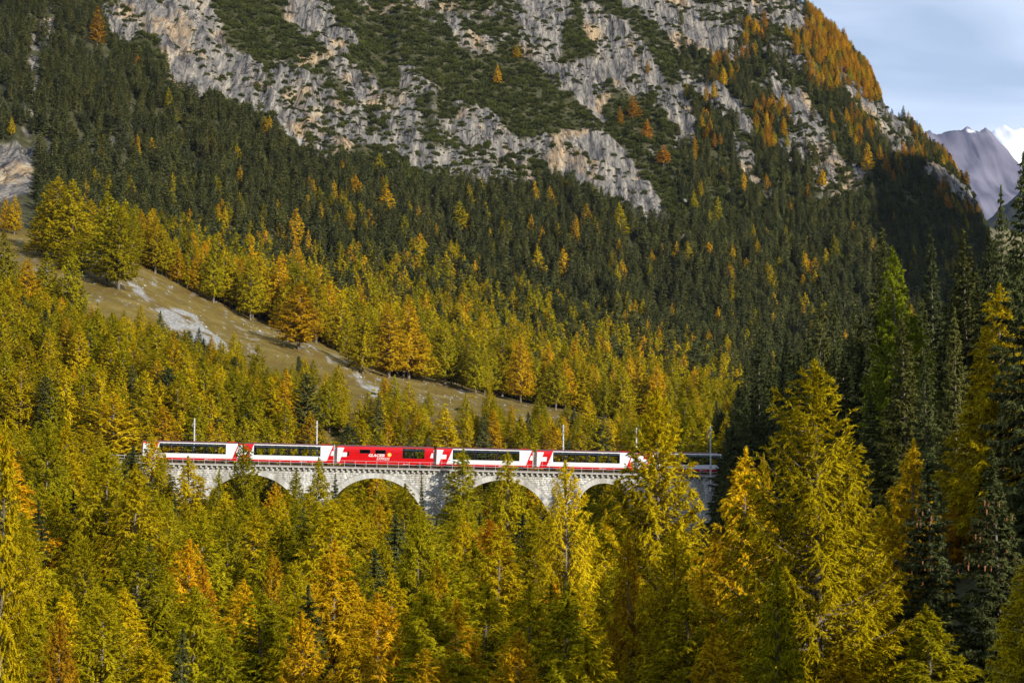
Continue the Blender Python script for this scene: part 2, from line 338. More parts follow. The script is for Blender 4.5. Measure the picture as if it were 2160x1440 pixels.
Zn = gblur_axis(Z, A_, lambda a: 0.55 if abs(a) < 16.2 else 0.9, 0)
sel = (A_ > 11.6) & (A_ < 17)                      # keep the skyline of the spur crisp
Zn[sel] = Z[sel] * 0.85 + Zn[sel] * 0.15
Z = gblur_axis(Zn, R_, lambda r: 4 + r * 0.02, 1)
AA, RR = np.meshgrid(np.radians(A_), R_, indexing='ij')
PX, PY = RR * np.sin(AA), RR * np.cos(AA)
U, Vv = project(PX, np.maximum(PY, 1.0), Z)
frontal = (np.abs(AA) < math.radians(18.2)) & (RR > 500)
mt = smooth(820, 1000, RR) * (1 - smooth(2200, 3000, RR)) * (np.abs(AA) < math.radians(30))
# relief: gullies running down the face, ledges along the strata, small roughness
s_along = np.degrees(AA) * 22.0                     # metres across the slope at about 1250 m
wu = (fbm(PX / 30, PY / 30, 0, 3, 3) - .5) * 46; wv = (fbm(PX / 30, PY / 30, 0, 9, 3) - .5) * 46
rock = look(G_rock, U + wu, Vv + wv); mixm = look(G_mix, U + wu, Vv + wv)
nsm = fbm(PX / 9, PY / 9, Z / 14, 21, 4)
scr_zone = (Vv < np.interp(U, FLINE_X, FLINE_Y)).astype(float) * .07 + (U < 360) * (Vv > -50) * (Vv < 440) * .05 + (U > 1430) * (Vv < 470) * .06
bigp = fbm(PX / 26, PY / 26, Z / 40, 29, 3)
rk = np.clip((rock * 1.15 + mixm * 0.55 + scr_zone + (bigp - .5) * 1.1 * (1 - np.clip(rock, 0, 1)) + (nsm - 0.5) * 1.15 - 0.44) * 5, 0, 1) * frontal
rk = np.where(RR < 700, 0, rk)
slope_rock = 0
P1 = 46.0; ph = (Z + 0.55 * (U - 1080) * 0.35 + 26 * (fbm(PX / 60, PY / 60, 0, 5, 3) - .5) * 2) / P1
saw = (ph - np.floor(ph)); saw = np.where(saw < 0.72, saw / 0.72, (1 - saw) / 0.28)
ridge = 1 - np.abs(fbm(s_along / 34, Z / 160, 0, 41, 4) * 2 - 1)
rib = 1 - np.abs(fbm(s_along / 10 + Z / 70, Z / 260, RR / 300, 47, 5, .62) * 2 - 1)
rkblur = np.clip(rock * 1.2 + mixm * .4, 0, 1)
Z = Z + mt * ((saw - 0.5) * (4 + 6 * rkblur) + (ridge - 0.75) * 16 + rkblur * (rib - 0.8) * 9 + (fbm(PX / 18, PY / 18, 0, 61, 4) - .5) * (5 + 3 * rkblur))
mid = (1 - smooth(820, 1000, RR)) * smooth(30, 100, RR)
track_flat = 1 - np.exp(-((PY - 327) / 14) ** 2) * (np.abs(AA) < math.radians(18))
Z = Z + mid * track_flat * (fbm(PX / 25, PY / 25, 0, 71, 4) - .5) * (2.5 + 2.5 * smooth(380, 600, RR))
off = (np.abs(AA) > math.radians(19)) * smooth(60, 200, RR); Z = Z + off * (fbm(PX / 80, PY / 80, 0, 77, 4) - .5) * 22
U, Vv = project(PX, np.maximum(PY, 1.0), Z)
scree = np.clip((look(G_scree, U + wu * .45, Vv + wv * .35) * .9 + (nsm - .5) * 1.1 + (fbm(PX / 3.5, PY / 8, 0, 93, 3) - .5) * 1.5 - .50) * 2.6, 0, 1) * frontal
stony = np.clip((fbm(PX / 1.6, PY / 4, 0, 91, 3) + .35 * (fbm(PX / 22, PY / 22, 0, 92, 2) - .5) - .70) * 9, 0, 1) * frontal * (RR < 760)
ue = np.interp(U, UPEDGE_X, UPEDGE_Y)
meadow = (np.abs(AA) < math.radians(18.2)) * smooth(345, 375, RR) * (1 - smooth(655, 690, RR))
scree = np.maximum(scree, stony * 0.8 * meadow)
nA, nR = Z.shape
idx = np.arange(nA * nR).reshape(nA, nR)
Fq = np.stack([idx[:-1, :-1], idx[1:, :-1], idx[1:, 1:], idx[:-1, 1:]], -1).reshape(-1, 4)[:, ::-1]

def terrain_mat():
    m = mat('mountain_ground', (0.1, 0.1, 0.06), 0.95, 0.05); t = m.node_tree; n = t.nodes; l = t.links; b = n['Principled BSDF']
    geo = n.new('ShaderNodeNewGeometry')
    def attr(nm):
        a = n.new('ShaderNodeAttribute'); a.attribute_name = nm; return a.outputs['Fac']
    def noise(sc, st=(1, 1, 1), det=6, dis=0.0, rg=0.6):
        mp = n.new('ShaderNodeMapping'); mp.inputs['Scale'].default_value = st; z = n.new('ShaderNodeTexNoise'); z.inputs['Scale'].default_value = sc
        z.inputs['Detail'].default_value = det; z.inputs['Distortion'].default_value = dis; z.inputs['Roughness'].default_value = rg
        l.new(geo.outputs['Position'], mp.inputs[0]); l.new(mp.outputs[0], z.inputs['Vector']); return z.outputs[0]
    def ramp(src, stops):
        c = n.new('ShaderNodeValToRGB'); e = c.color_ramp.elements
        while len(e) < len(stops): e.new(0.5)
        for k, (p, col) in enumerate(stops): e[k].position = p; e[k].color = (*col, 1)
        l.new(src, c.inputs[0]); return c.outputs[0]
    def mix(f, a, c, bt='MIX'):
        x = n.new('ShaderNodeMix'); x.data_type = 'RGBA'; x.blend_type = bt
        (l.new(f, x.inputs[0]) if not isinstance(f, float) else setattr(x.inputs[0], 'default_value', f)); l.new(a, x.inputs[6]); l.new(c, x.inputs[7]); return x.outputs[2]
    streak = noise(0.24, (1, .12, 0.10), 10, 0.25, 0.70); big = noise(0.024, (1, .5, .5), 4); fine = noise(0.6, (1, .35, .35), 5)
    grey = ramp(streak, [(.38, (0.055, 0.052, 0.052)), (.46, (0.138, 0.130, 0.126)), (.53, (0.205, 0.185, 0.160)), (.61, (0.34, 0.30, 0.245))])
    tan = ramp(streak, [(.38, (0.14, 0.12, 0.10)), (.5, (0.36, 0.25, 0.14)), (.62, (0.46, 0.37, 0.25))])
    tf = ramp(big, [(.54, (0, 0, 0)), (.62, (1, 1, 1))]); rockc = mix(tf, grey, tan)
    cr_ = ramp(fine, [(.34, (0.30, 0.30, 0.31)), (.50, (1, 1, 1))]); rockc = mix(0.8, rockc, cr_, 'MULTIPLY')
    crk = ramp(noise(0.06, (1, .3, 0.25), 8, 0.6), [(.475, (1, 1, 1)), (.497, (.22, .22, .24)), (.503, (.22, .22, .24)), (.522, (1, 1, 1))]); rockc = mix(0.85, rockc, crk, 'MULTIPLY')
    g1 = ramp(noise(0.25, det=6), [(.3, (0.030, 0.032, 0.014)), (.55, (0.065, 0.062, 0.028)), (.75, (0.13, 0.115, 0.075))])
    md = ramp(noise(0.08, (1, 1, 1), 8, 0.3), [(.3, (0.135, 0.082, 0.022)), (.5, (0.16, 0.115, 0.028)), (.68, (0.235, 0.17, 0.05))])
    sc_ = ramp(noise(1.1, det=6), [(.3, (0.14, 0.13, 0.12)), (.5, (0.32, 0.31, 0.29)), (.7, (0.50, 0.485, 0.455))])
    c = mix(attr('meadow'), g1, md); c = mix(attr('rock'), c, rockc); c = mix(attr('scree'), c, sc_)
    l.new(c, b.inputs['Base Color'])
    bp = n.new('ShaderNodeBump'); bp.inputs['Strength'].default_value = 0.9; bp.inputs['Distance'].default_value = 1.4
    l.new(streak, bp.inputs['Height']); b2 = n.new('ShaderNodeBump'); b2.inputs['Strength'].default_value = 0.7; b2.inputs['Distance'].default_value = 0.5
    l.new(fine, b2.inputs['Height']); l.new(bp.outputs[0], b2.inputs['Normal']); l.new(b2.outputs[0], b.inputs['Normal'])
    return m
M['terrain'] = terrain_mat()
me = mesh_np('terrain', np.stack([PX, PY, Z], -1).reshape(-1, 3), Fq, [M['terrain']], vattr={'rock': rk.ravel(), 'meadow': meadow.ravel(), 'scree': scree.ravel()}, smooth_sh=True)
ter = tag(link('terrain', me), 'steep alpine valley and rocky mountainside with a brown meadow strip', kind='structure')

def grid_val(G, x, y):
    a = np.degrees(np.arctan2(x, y)); r = np.hypot(x, y)
    fi = np.interp(a, A_, np.arange(nA)); fj = np.interp(r, R_, np.arange(nR))
    i = np.clip(fi.astype(int), 0, nA - 2); j = np.clip(fj.astype(int), 0, nR - 2); fi = fi - i; fj = fj - j
    return (G[i, j] * (1 - fi) + G[i + 1, j] * fi) * (1 - fj) + (G[i, j + 1] * (1 - fi) + G[i + 1, j + 1] * fi) * fj
def gz(x, y): return grid_val(Z, np.asarray(x, float), np.asarray(y, float))
_rs = np.arange(395, 1800, 2.0)
def ground_hit(px, py, rmin=395):
    dx, dy, dz = pix_dir(px, py); h = math.hypot(dx, dy); rs = _rs[_rs >= rmin]
    g = gz(rs * dx / h, rs * dy / h); k = np.argmax(g > rs * dz / h)
    if g[k] <= rs[k] * dz / h: return None
    return rs[k] * dx / h, rs[k] * dy / h, float(g[k])

# distant mountains, each its own body
def ridge_mesh(name, dist, depth, sil, m, seed, rough=0.013, base=0, nx=220, ny=60):
    xs = np.linspace(sil[0][0], sil[-1][0], nx); vv = np.interp(xs, [s[0] for s in sil], [s[1] for s in sil])
    ht = (930 - vv) / 3600 * dist; wx = (xs - 1080) / 3600 * dist
    t = np.linspace(0, 1, ny); prof = np.where(t < .55, (t / .55), 1 - (t - .55) / .45 * 0.9)
    W_, T = np.meshgrid(wx, t, indexing='ij'); Hh = ht[:, None] * 1.0 * prof[None] + base
    Yp = dist + (T - .55) * depth
    r1 = 1 - np.abs(fbm(W_ / (dist * .028), Yp / (dist * .06), 0, seed, 5) * 2 - 1)
    Hh = Hh + (r1 - .8) * ht[:, None] * rough * 6 * np.sin(np.clip(prof, 0, 1) * 2.6)[None, :]
    Hh = Hh - np.abs(fbm(W_ / (dist * .010) + Yp / (dist * .03), Yp / (dist * .05), 0, seed + 7, 4) * 2 - 1) * dist * .0042 * np.clip(prof, 0, 1)
    Hh = Hh + (fbm(W_ / (dist * .005), Yp / (dist * .005), 0, seed + 3, 4) - .5) * dist * 0.0022
    id_ = np.arange(nx * ny).reshape(nx, ny); F = np.stack([id_[:-1, :-1], id_[1:, :-1], id_[1:, 1:], id_[:-1, 1:]], -1).reshape(-1, 4)
    return link(name, mesh_np(name, np.stack([W_, Yp, Hh], -1).reshape(-1, 3), F, [m], smooth_sh=True))
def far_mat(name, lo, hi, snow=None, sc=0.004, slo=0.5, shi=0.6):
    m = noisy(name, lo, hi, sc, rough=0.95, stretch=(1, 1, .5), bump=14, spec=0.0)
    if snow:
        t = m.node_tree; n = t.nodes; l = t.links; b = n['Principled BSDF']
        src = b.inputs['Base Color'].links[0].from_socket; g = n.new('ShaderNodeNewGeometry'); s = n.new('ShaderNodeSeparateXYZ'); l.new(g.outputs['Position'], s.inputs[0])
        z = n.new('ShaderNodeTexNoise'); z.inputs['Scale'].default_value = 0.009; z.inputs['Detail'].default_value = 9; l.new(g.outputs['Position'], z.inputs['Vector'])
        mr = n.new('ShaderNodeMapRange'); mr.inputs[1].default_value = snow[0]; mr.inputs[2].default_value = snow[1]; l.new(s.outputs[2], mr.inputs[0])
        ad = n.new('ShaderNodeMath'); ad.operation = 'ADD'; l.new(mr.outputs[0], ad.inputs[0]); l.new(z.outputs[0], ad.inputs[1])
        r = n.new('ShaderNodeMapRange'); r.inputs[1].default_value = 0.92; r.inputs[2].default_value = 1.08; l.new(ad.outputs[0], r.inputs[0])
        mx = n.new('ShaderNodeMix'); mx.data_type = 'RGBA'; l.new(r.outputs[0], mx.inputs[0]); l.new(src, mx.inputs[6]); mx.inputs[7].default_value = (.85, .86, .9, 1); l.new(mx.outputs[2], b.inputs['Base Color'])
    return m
M['far_rock'] = far_mat('far_rock', (0.105, 0.10, 0.135), (0.19, 0.175, 0.215), (1660, 2450), 0.003)  # bluish purple of distance haze is mixed into this rock colour
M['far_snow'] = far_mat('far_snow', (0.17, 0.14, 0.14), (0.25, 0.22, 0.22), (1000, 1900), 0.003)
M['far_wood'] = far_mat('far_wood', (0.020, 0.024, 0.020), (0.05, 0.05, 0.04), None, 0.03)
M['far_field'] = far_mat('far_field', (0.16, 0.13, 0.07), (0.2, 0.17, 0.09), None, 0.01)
tag(ridge_mesh('distant_mountain', 10500, 5200, [(1700,420),(1850,330),(1930,285),(1950,268),(1968,265),(1985,277),(2010,268),(2030,265),(2047,257),(2060,264),(2075,268),(2088,263),(2100,272),(2125,300),(2160,338),(2210,380),(2350,480)], M['far_rock'], 5, nx=300, ny=110), 'bare brown mountain ridge far down the valley, haze purple put in its colour', kind='structure')
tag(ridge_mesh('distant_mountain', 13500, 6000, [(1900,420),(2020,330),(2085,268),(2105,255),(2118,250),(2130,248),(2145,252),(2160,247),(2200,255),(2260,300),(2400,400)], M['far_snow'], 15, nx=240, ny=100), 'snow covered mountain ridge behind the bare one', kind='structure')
tag(ridge_mesh('wooded_hill', 5200, 1600, [(1950,560),(2040,500),(2080,462),(2110,442),(2140,415),(2180,385),(2300,330),(2500,300)], M['far_wood'], 25, nx=160, ny=50), 'dark wooded spur in the valley in front of the far mountains', kind='structure')
tag(ridge_mesh('valley_field', 4200, 900, [(1950,600),(2040,500),(2080,462),(2110,458),(2150,468),(2200,480),(2400,500)], M['far_field'], 35, rough=0.01, nx=80, ny=24), 'pale meadow shelf below the wooded spur', kind='structure')

# the mountain across the valley to the right, outside the picture, whose shadow lies on the big slope
e_ = np.array([0.766, 0.643]); s_ = np.array([0.643, -0.766])
ws = [(600, 60), (720, 180), (800, 300), (880, 420), (930, 480), (1000, 560), (1060, 600), (1149, 616), (1205, 596), (1250, 545), (1330, 450), (1500, 380), (1800, 300), (2200, 60)]
aa = np.linspace(600, 2200, 160); bb = np.linspace(-250, 900, 60)
wz = np.interp(aa, [q[0] for q in ws], [q[1] for q in ws]) + (fbm(aa / 30, aa * 0, 0, 4, 3) - .5) * 22
A2, B2 = np.meshgrid(aa, bb, indexing='ij')
pk = wz[:, None] + 0.4663 * 200
H2 = pk * np.exp(-((B2 - 200) / np.where(B2 < 200, 260, 420)) ** 2) + (fbm(A2 / 60, B2 / 60, 0, 8, 4) - .5) * 16 * (np.abs(B2 - 200) > 30)
H2 = np.where(B2 < -230, 0, H2)
id_ = np.arange(A2.size).reshape(A2.shape); F = np.stack([id_[:-1, :-1], id_[1:, :-1], id_[1:, 1:], id_[:-1, 1:]], -1).reshape(-1, 4)
tag(link('mountain', mesh_np('mountain', np.stack([A2 * e_[0] + B2 * s_[0], A2 * e_[1] + B2 * s_[1], H2], -1).reshape(-1, 3), F, [M['far_wood']], smooth_sh=True)), 'neighbouring wooded peak across the side valley', kind='structure')

# ------------------------------------------------------------------ viaduct
YF, YB = 325.2, 329.6          # front and back face of the masonry
SLOPE = -0.0233
def wx(px): return (px - 1080) / 11.0 * (YF / 327)
def deck(x): return -(996.3 - 930) / 11.0 + SLOPE * (x - 0)     # top of masonry below the ledge at world x
arches = [(wx(531), 9.8), (wx(791), 9.7), (wx(1056), 9.8), (wx(1273), 5.1)]
crown_gap = {0: 1.48, 1: 1.56, 2: 1.42, 3: 1.52}
AR = [(cx, R, deck(cx) - crown_gap[i] - R) for i, (cx, R) in enumerate(arches)]  # centre x, radius, springing z
def arch_z(x):
    for cx, R, cz in AR:
        if abs(x - cx) < R: return cz + math.sqrt(R * R - (x - cx) ** 2)
    return None
X0, X1 = wx(205), wx(1560)
viaduct = thing('viaduct', (0, 327, -30), 'pale grey stone railway viaduct with four visible round arches carrying the red and white train', 'viaduct')
def vobj(name, me, parent=viaduct):
    o = link(name, me, parent); o.matrix_parent_inverse = Matrix.Translation(-Vector(viaduct.location)); return o
mb = MB()
xs = sorted(set([X0 + i * 0.4 for i in range(int((X1 - X0) / 0.4) + 1)] + [X1] + [cx + s * R * math.sin(t * math.pi / 40) for cx, R, _ in AR for s in (-1, 1) for t in range(21)]))
for a, b in zip(xs[:-1], xs[1:]):
    if b - a < 1e-4: continue
    m_ = (a + b) / 2; za = arch_z(m_)
    ta, tb = deck(a), deck(b)
    if za is None: ba = bb_ = -44
    else:
        cx, R, cz = next(q for q in AR if abs(m_ - q[0]) < q[1])
        ba = cz + math.sqrt(max(0, R * R - (a - cx) ** 2)); bb_ = cz + math.sqrt(max(0, R * R - (b - cx) ** 2))
        mb.quad([(a, YF, ba), (a, YB, ba), (b, YB, bb_), (b, YF, bb_)])
    mb.quad([(a, YF, ba), (b, YF, bb_), (b, YF, tb), (a, YF, ta)]); mb.quad([(b, YB, bb_), (a, YB, ba), (a, YB, ta), (b, YB, tb)])
for cx, R, cz in AR:
    for s in (-1, 1):
        x = cx + s * R; mb.quad([(x, YF, -44), (x, YB, -44), (x, YB, cz), (x, YF, cz)])
for x in (X0, X1): mb.quad([(x, YF, -44), (x, YB, -44), (x, YB, deck(x)), (x, YF, deck(x))])
core = vobj('masonry_core', mb.mesh('masonry_core', [M['mortar']]))
# stones of the face: coursed, each slightly proud
V = []; T = []; Fc = []
def stone(cx0, cx1, z0, z1, y, d, tint, sh):
    b = len(V); g = 0.012
    V.extend([(cx0 + g, y, z0 + g + sh * cx0), (cx1 - g, y, z0 + g + sh * cx1), (cx1 - g, y, z1 - g + sh * cx1), (cx0 + g, y, z1 - g + sh * cx0),
              (cx0 + .04, y - d, z0 + .035 + sh * cx0), (cx1 - .04, y - d, z0 + .035 + sh * cx1), (cx1 - .04, y - d, z1 - .035 + sh * cx1), (cx0 + .04, y - d, z1 - .035 + sh * cx0)])
    for q in ((4, 5, 6, 7), (0, 1, 5, 4), (1, 2, 6, 5), (2, 3, 7, 6), (3, 0, 4, 7)): Fc.append([b + i for i in q]); T.append(tint)
z = -0.02; row = 0
while z > -26:
    hgt = random.uniform(0.26, 0.42); x = X0 + random.uniform(0, .4)
    while x < X1 - .5:
        wd = random.uniform(0.38, 0.95); mxx = x + wd / 2; zc = deck(0) + z - hgt / 2 + SLOPE * mxx
        ok = True
        for cx, R, cz in AR:
            for ex in (x, x + wd):
                for ez in (zc - hgt / 2, zc + hgt / 2):
                    d = math.hypot(ex - cx, ez - cz)
                    if (d < R + 0.93 and ez > cz) or (ez <= cz and abs(ex - cx) < R + .02): ok = False
        if ok: stone(x, x + wd, deck(0) + z - hgt, deck(0) + z, YF, random.uniform(0.02, 0.06), random.choice([1.12, 1.06, 1.0, 1.0, .95, .88, .78]) * random.uniform(.93, 1.07), SLOPE)
        x += wd
    z -= hgt
fme = mesh_np('stone_facing', np.array(V), np.array(Fc), [M['stone']], fattr={'tint': np.array(T)})
sf = vobj('stone_facing', fme); sf['kind'] = 'stuff'
for k, (cx, R, cz) in enumerate(AR):
    n = int(math.pi * R / 0.52)
    vm = MB(); da = math.pi / n * 0.485
    for (r0, r1, y0, y1) in ((R - .03, R + .92, YF - .10, YF + .3),):
        P = [(r * math.sin(a), y, r * math.cos(a) - R) for y in (y0, y1) for (r, a) in ((r0, -da), (r0, da), (r1, da), (r1, -da))]
        b = 0; vm.v += P; vm.f += [(3, 2, 1, 0), (4, 5, 6, 7), (0, 1, 5, 4), (1, 2, 6, 5), (2, 3, 7, 6), (3, 0, 4, 7)]; vm.m += [0] * 6
    vmes = []
    for tt in (1.05, .95, .86):
        q_ = vm.mesh('voussoir', [M['stone']]); at_ = q_.attributes.new('tint', 'FLOAT', 'FACE'); at_.data.foreach_set('value', [tt] * len(q_.polygons)); vmes.append(q_)
    for i in range(n):
        a = -math.pi / 2 + math.pi * (i + .5) / n
        if cz + R * math.cos(a) < -24 + 0 * a: continue
        o = vobj('voussoir', random.choice(vmes)); o.location = (cx + R * math.sin(a), random.uniform(-.03, .03), cz + R * math.cos(a)); o.rotation_euler = (0, a, 0)
# ledge slabs, corbels, ballast trough
n_l = 46; sl = (X1 - X0) / n_l; lm = MB(); lm.box(0.015, sl - .015, YF - .62, YF + .5, 0.06, 0.34, sh=SLOPE); lme = lm.mesh('ledge_slab', [M['ledge']])
for i in range(n_l):
    o = vobj('ledge_slab', lme); x = X0 + i * sl; o.location = (x, 0, deck(x) + .02)
cm = MB(); cm.box(-.17, .17, YF - .5, YF + .1, -.36, 0.07); cme = cm.mesh('corbel', [M['ledge']])
x = X0 + .5
while x < X1:
    o = vobj('corbel', cme); o.location = (x, 0, deck(x)); x += 1.03
bm_ = MB(); L0 = X0
bm_.quad([(X0 - 40, YF - .1, deck(X0 - 40) + .34), (X1 + 14, YF - .1, deck(X1 + 14) + .34), (X1 + 14, YF + .5, deck(X1 + 14) + .55), (X0 - 40, YF + .5, deck(X0 - 40) + .55)])
bm_.quad([(X0 - 40, YF + .5, deck(X0 - 40) + .55), (X1 + 14, YF + .5, deck(X1 + 14) + .55), (X1 + 14, YB - .3, deck(X1 + 14) + .55), (X0 - 40, YB - .3, deck(X0 - 40) + .55)])
bm_.quad([(X0 - 40, YB - .3, deck(X0 - 40) + .55), (X1 + 14, YB - .3, deck(X1 + 14) + .55), (X1 + 14, YB + .3, deck(X1 + 14) + .2), (X0 - 40, YB + .3, deck(X0 - 40) + .2)])
track = thing('railway_track', (0, 327, -8), 'single metre gauge railway track on brown ballast running over the viaduct', 'railway track')
def tobj(name, me):
    o = link(name, me, track); o.matrix_parent_inverse = Matrix.Translation(-Vector(track.location)); return o
tobj('ballast_bed', bm_.mesh('ballast_bed', [M['ballast']]))
YT = 327.3; RZ = 0.70                                     # rail top above deck()
for dy in (-.5, .5):
    r_ = MB(); r_.box(X0 - 40, X1 + 14, YT + dy - .035, YT + dy + .035, deck(0) + .57, deck(0) + RZ, sh=SLOPE); tobj('rail', r_.mesh('rail', [M['rail']]))
sm = MB(); sm.box(-.12, .12, YT - .95, YT + .95, .50, .60); sme = sm.mesh('sleeper', [M['under']])
x = X0 - 20
while x < X1 + 10:
    o = tobj('sleeper', sme); o.location = (x, 0, deck(x)); x += 0.75
# railings, near and far side
def railing(y, label):
    rl = thing('railing', (0, y, deck(0)), label, 'railing', 'railings along the viaduct deck')
    pm = MB(); pm.box(-.035, .035, -.035, .035, 0, 1.28); pme = pm.mesh('post', [M['steel']]); x = X0 + .3; xs_ = []
    while x < X1 - .1:
        o = link('post', pme, rl); o.location = (x, 0, deck(x) - deck(0) + .34); xs_.append(x); x += 2.045
    for zz in (.70, 1.26):
        r_ = MB(); r_.tube((xs_[0], 0, SLOPE * xs_[0] + .34 + zz), (xs_[-1], 0, SLOPE * xs_[-1] + .34 + zz), .036, .036, 6); r_.build('handrail', M['steel'], rl)
railing(YF - .5, 'grey steel two bar railing along the near side of the viaduct deck')
railing(YB + .2, 'grey steel railing on the far side of the viaduct behind the train')

# ------------------------------------------------------------------ train
PROF = [(1.20, 0.0), (1.33, 0.30), (1.34, 1.25), (1.34, 2.35), (1.31, 2.80), (1.22, 3.10), (1.08, 3.34), (0.86, 3.50), (0.5, 3.60), (0.0, 3.64)]
def prof_pt(z):
    zs = [p[1] for p in PROF]; return float(np.interp(z, zs, [p[0] for p in PROF]))
LEN = 18.35
def strip(mbd, xl, xr, z0, z1, d, side, m=0, n=7):
    """sheet that follows the side of the coach between z0 and z1; xl/xr are functions of z"""
    zs = sorted(set([z0, z1] + [p[1] for p in PROF if z0 < p[1] < z1])); 
    for a, b in zip(zs[:-1], zs[1:]):
        ya, yb = -(prof_pt(a) + d) * side, -(prof_pt(b) + d) * side
        q = [(xl(a), ya, a), (xr(a), ya, a), (xr(b), yb, b), (xl(b), yb, b)]
        mbd.quad(q if side > 0 else q[::-1], m)
def shell(win):   # win: list of (x0,x1,z0,z1) openings, both sides; returns MB of body panels
    b = MB(); xb = sorted(set([0, LEN] + [v for w_ in win for v in w_[:2]])); zb = sorted(set([p[1] for p in PROF] + [v for w_ in win for v in w_[2:]]))
    for x0, x1 in zip(xb[:-1], xb[1:]):
        for z0, z1 in zip(zb[:-1], zb[1:]):
            xm, zm = (x0 + x1) / 2, (z0 + z1) / 2
            if any(w_[0] < xm < w_[1] and w_[2] < zm < w_[3] for w_ in win): continue
            for s in (1, -1):
                ya, yb = -prof_pt(z0) * s, -prof_pt(z1) * s
                q = [(x0, ya, z0), (x1, ya, z0), (x1, yb, z1), (x0, yb, z1)]; b.quad(q if s > 0 else q[::-1], 1 if zm > 3.34 else 0)
    for x in (0, LEN):
        pts = [(x, -y, z) for y, z in PROF] + [(x, y, z) for y, z in PROF[-2::-1]]; b.quad(pts if x else pts[::-1], 0)
    b.quad([(0, -1.2, 0), (0, 1.2, 0), (LEN, 1.2, 0), (LEN, -1.2, 0)], 2)
    return b
def text_mesh(s, size, m, shear=0.28, bold=0.03):
    cu = bpy.data.curves.new('lettering', 'FONT'); cu.body = s; cu.size = size; cu.shear = shear; cu.offset = bold; cu.extrude = 0.012; cu.resolution_u = 2
    o = bpy.data.objects.new('lettering', cu); C.objects.link(o); dg = bpy.context.evaluated_depsgraph_get(); me = bpy.data.meshes.new_from_object(o.evaluated_get(dg)); bpy.data.objects.remove(o)
    me.materials.clear(); me.materials.append(m); me.name = 'lettering'; return me
PAN = 2.12; WX0 = 3.12
def lean(z, xb, xt): return xb + (xt - xb) * (z / 3.3)
def cross(b, side, m):
    strip(b, lambda z: lean(z, 0.02, 0.05), lambda z: lean(z, .42, 1.45), .36, 1.36, .012, side, m)
    strip(b, lambda z: lean(z, 0.02, 0.05), lambda z: 1.75 + .12 * (z - 1.36) / .9 + .1, 1.36, 2.2, .012, side, m)
    strip(b, lambda z: lean(z, 0.02, 0.10), lambda z: lean(z, .42, 1.40), 2.2, 3.1, .012, side, m)
def end_arm(b, side, m): strip(b, lambda z: lean(z, LEN - 1.05, LEN - .05), lambda z: LEN - .01, 1.5, 2.4, .012, side, m)
def bogie(car, x):
    bg_ = MB(); bg_.box(x - 1.3, x + 1.3, -.95, .95, -.16, -.02); bg_.box(x - .35, x + .35, -1.1, 1.1, -.14, -.01); bo = bg_.build('bogie', M['under'], car)
    for dx in (-.9, .9):
        wm = MB()
        for y in (-.56, .56): wm.tube((x + dx, y - .06, .10), (x + dx, y + .06, .10), .36, .36, 14)
        wm.tube((x + dx, -.5, .10), (x + dx, .5, .10), .06, .06, 6); wm.build('wheelset', M['rail'], bo)
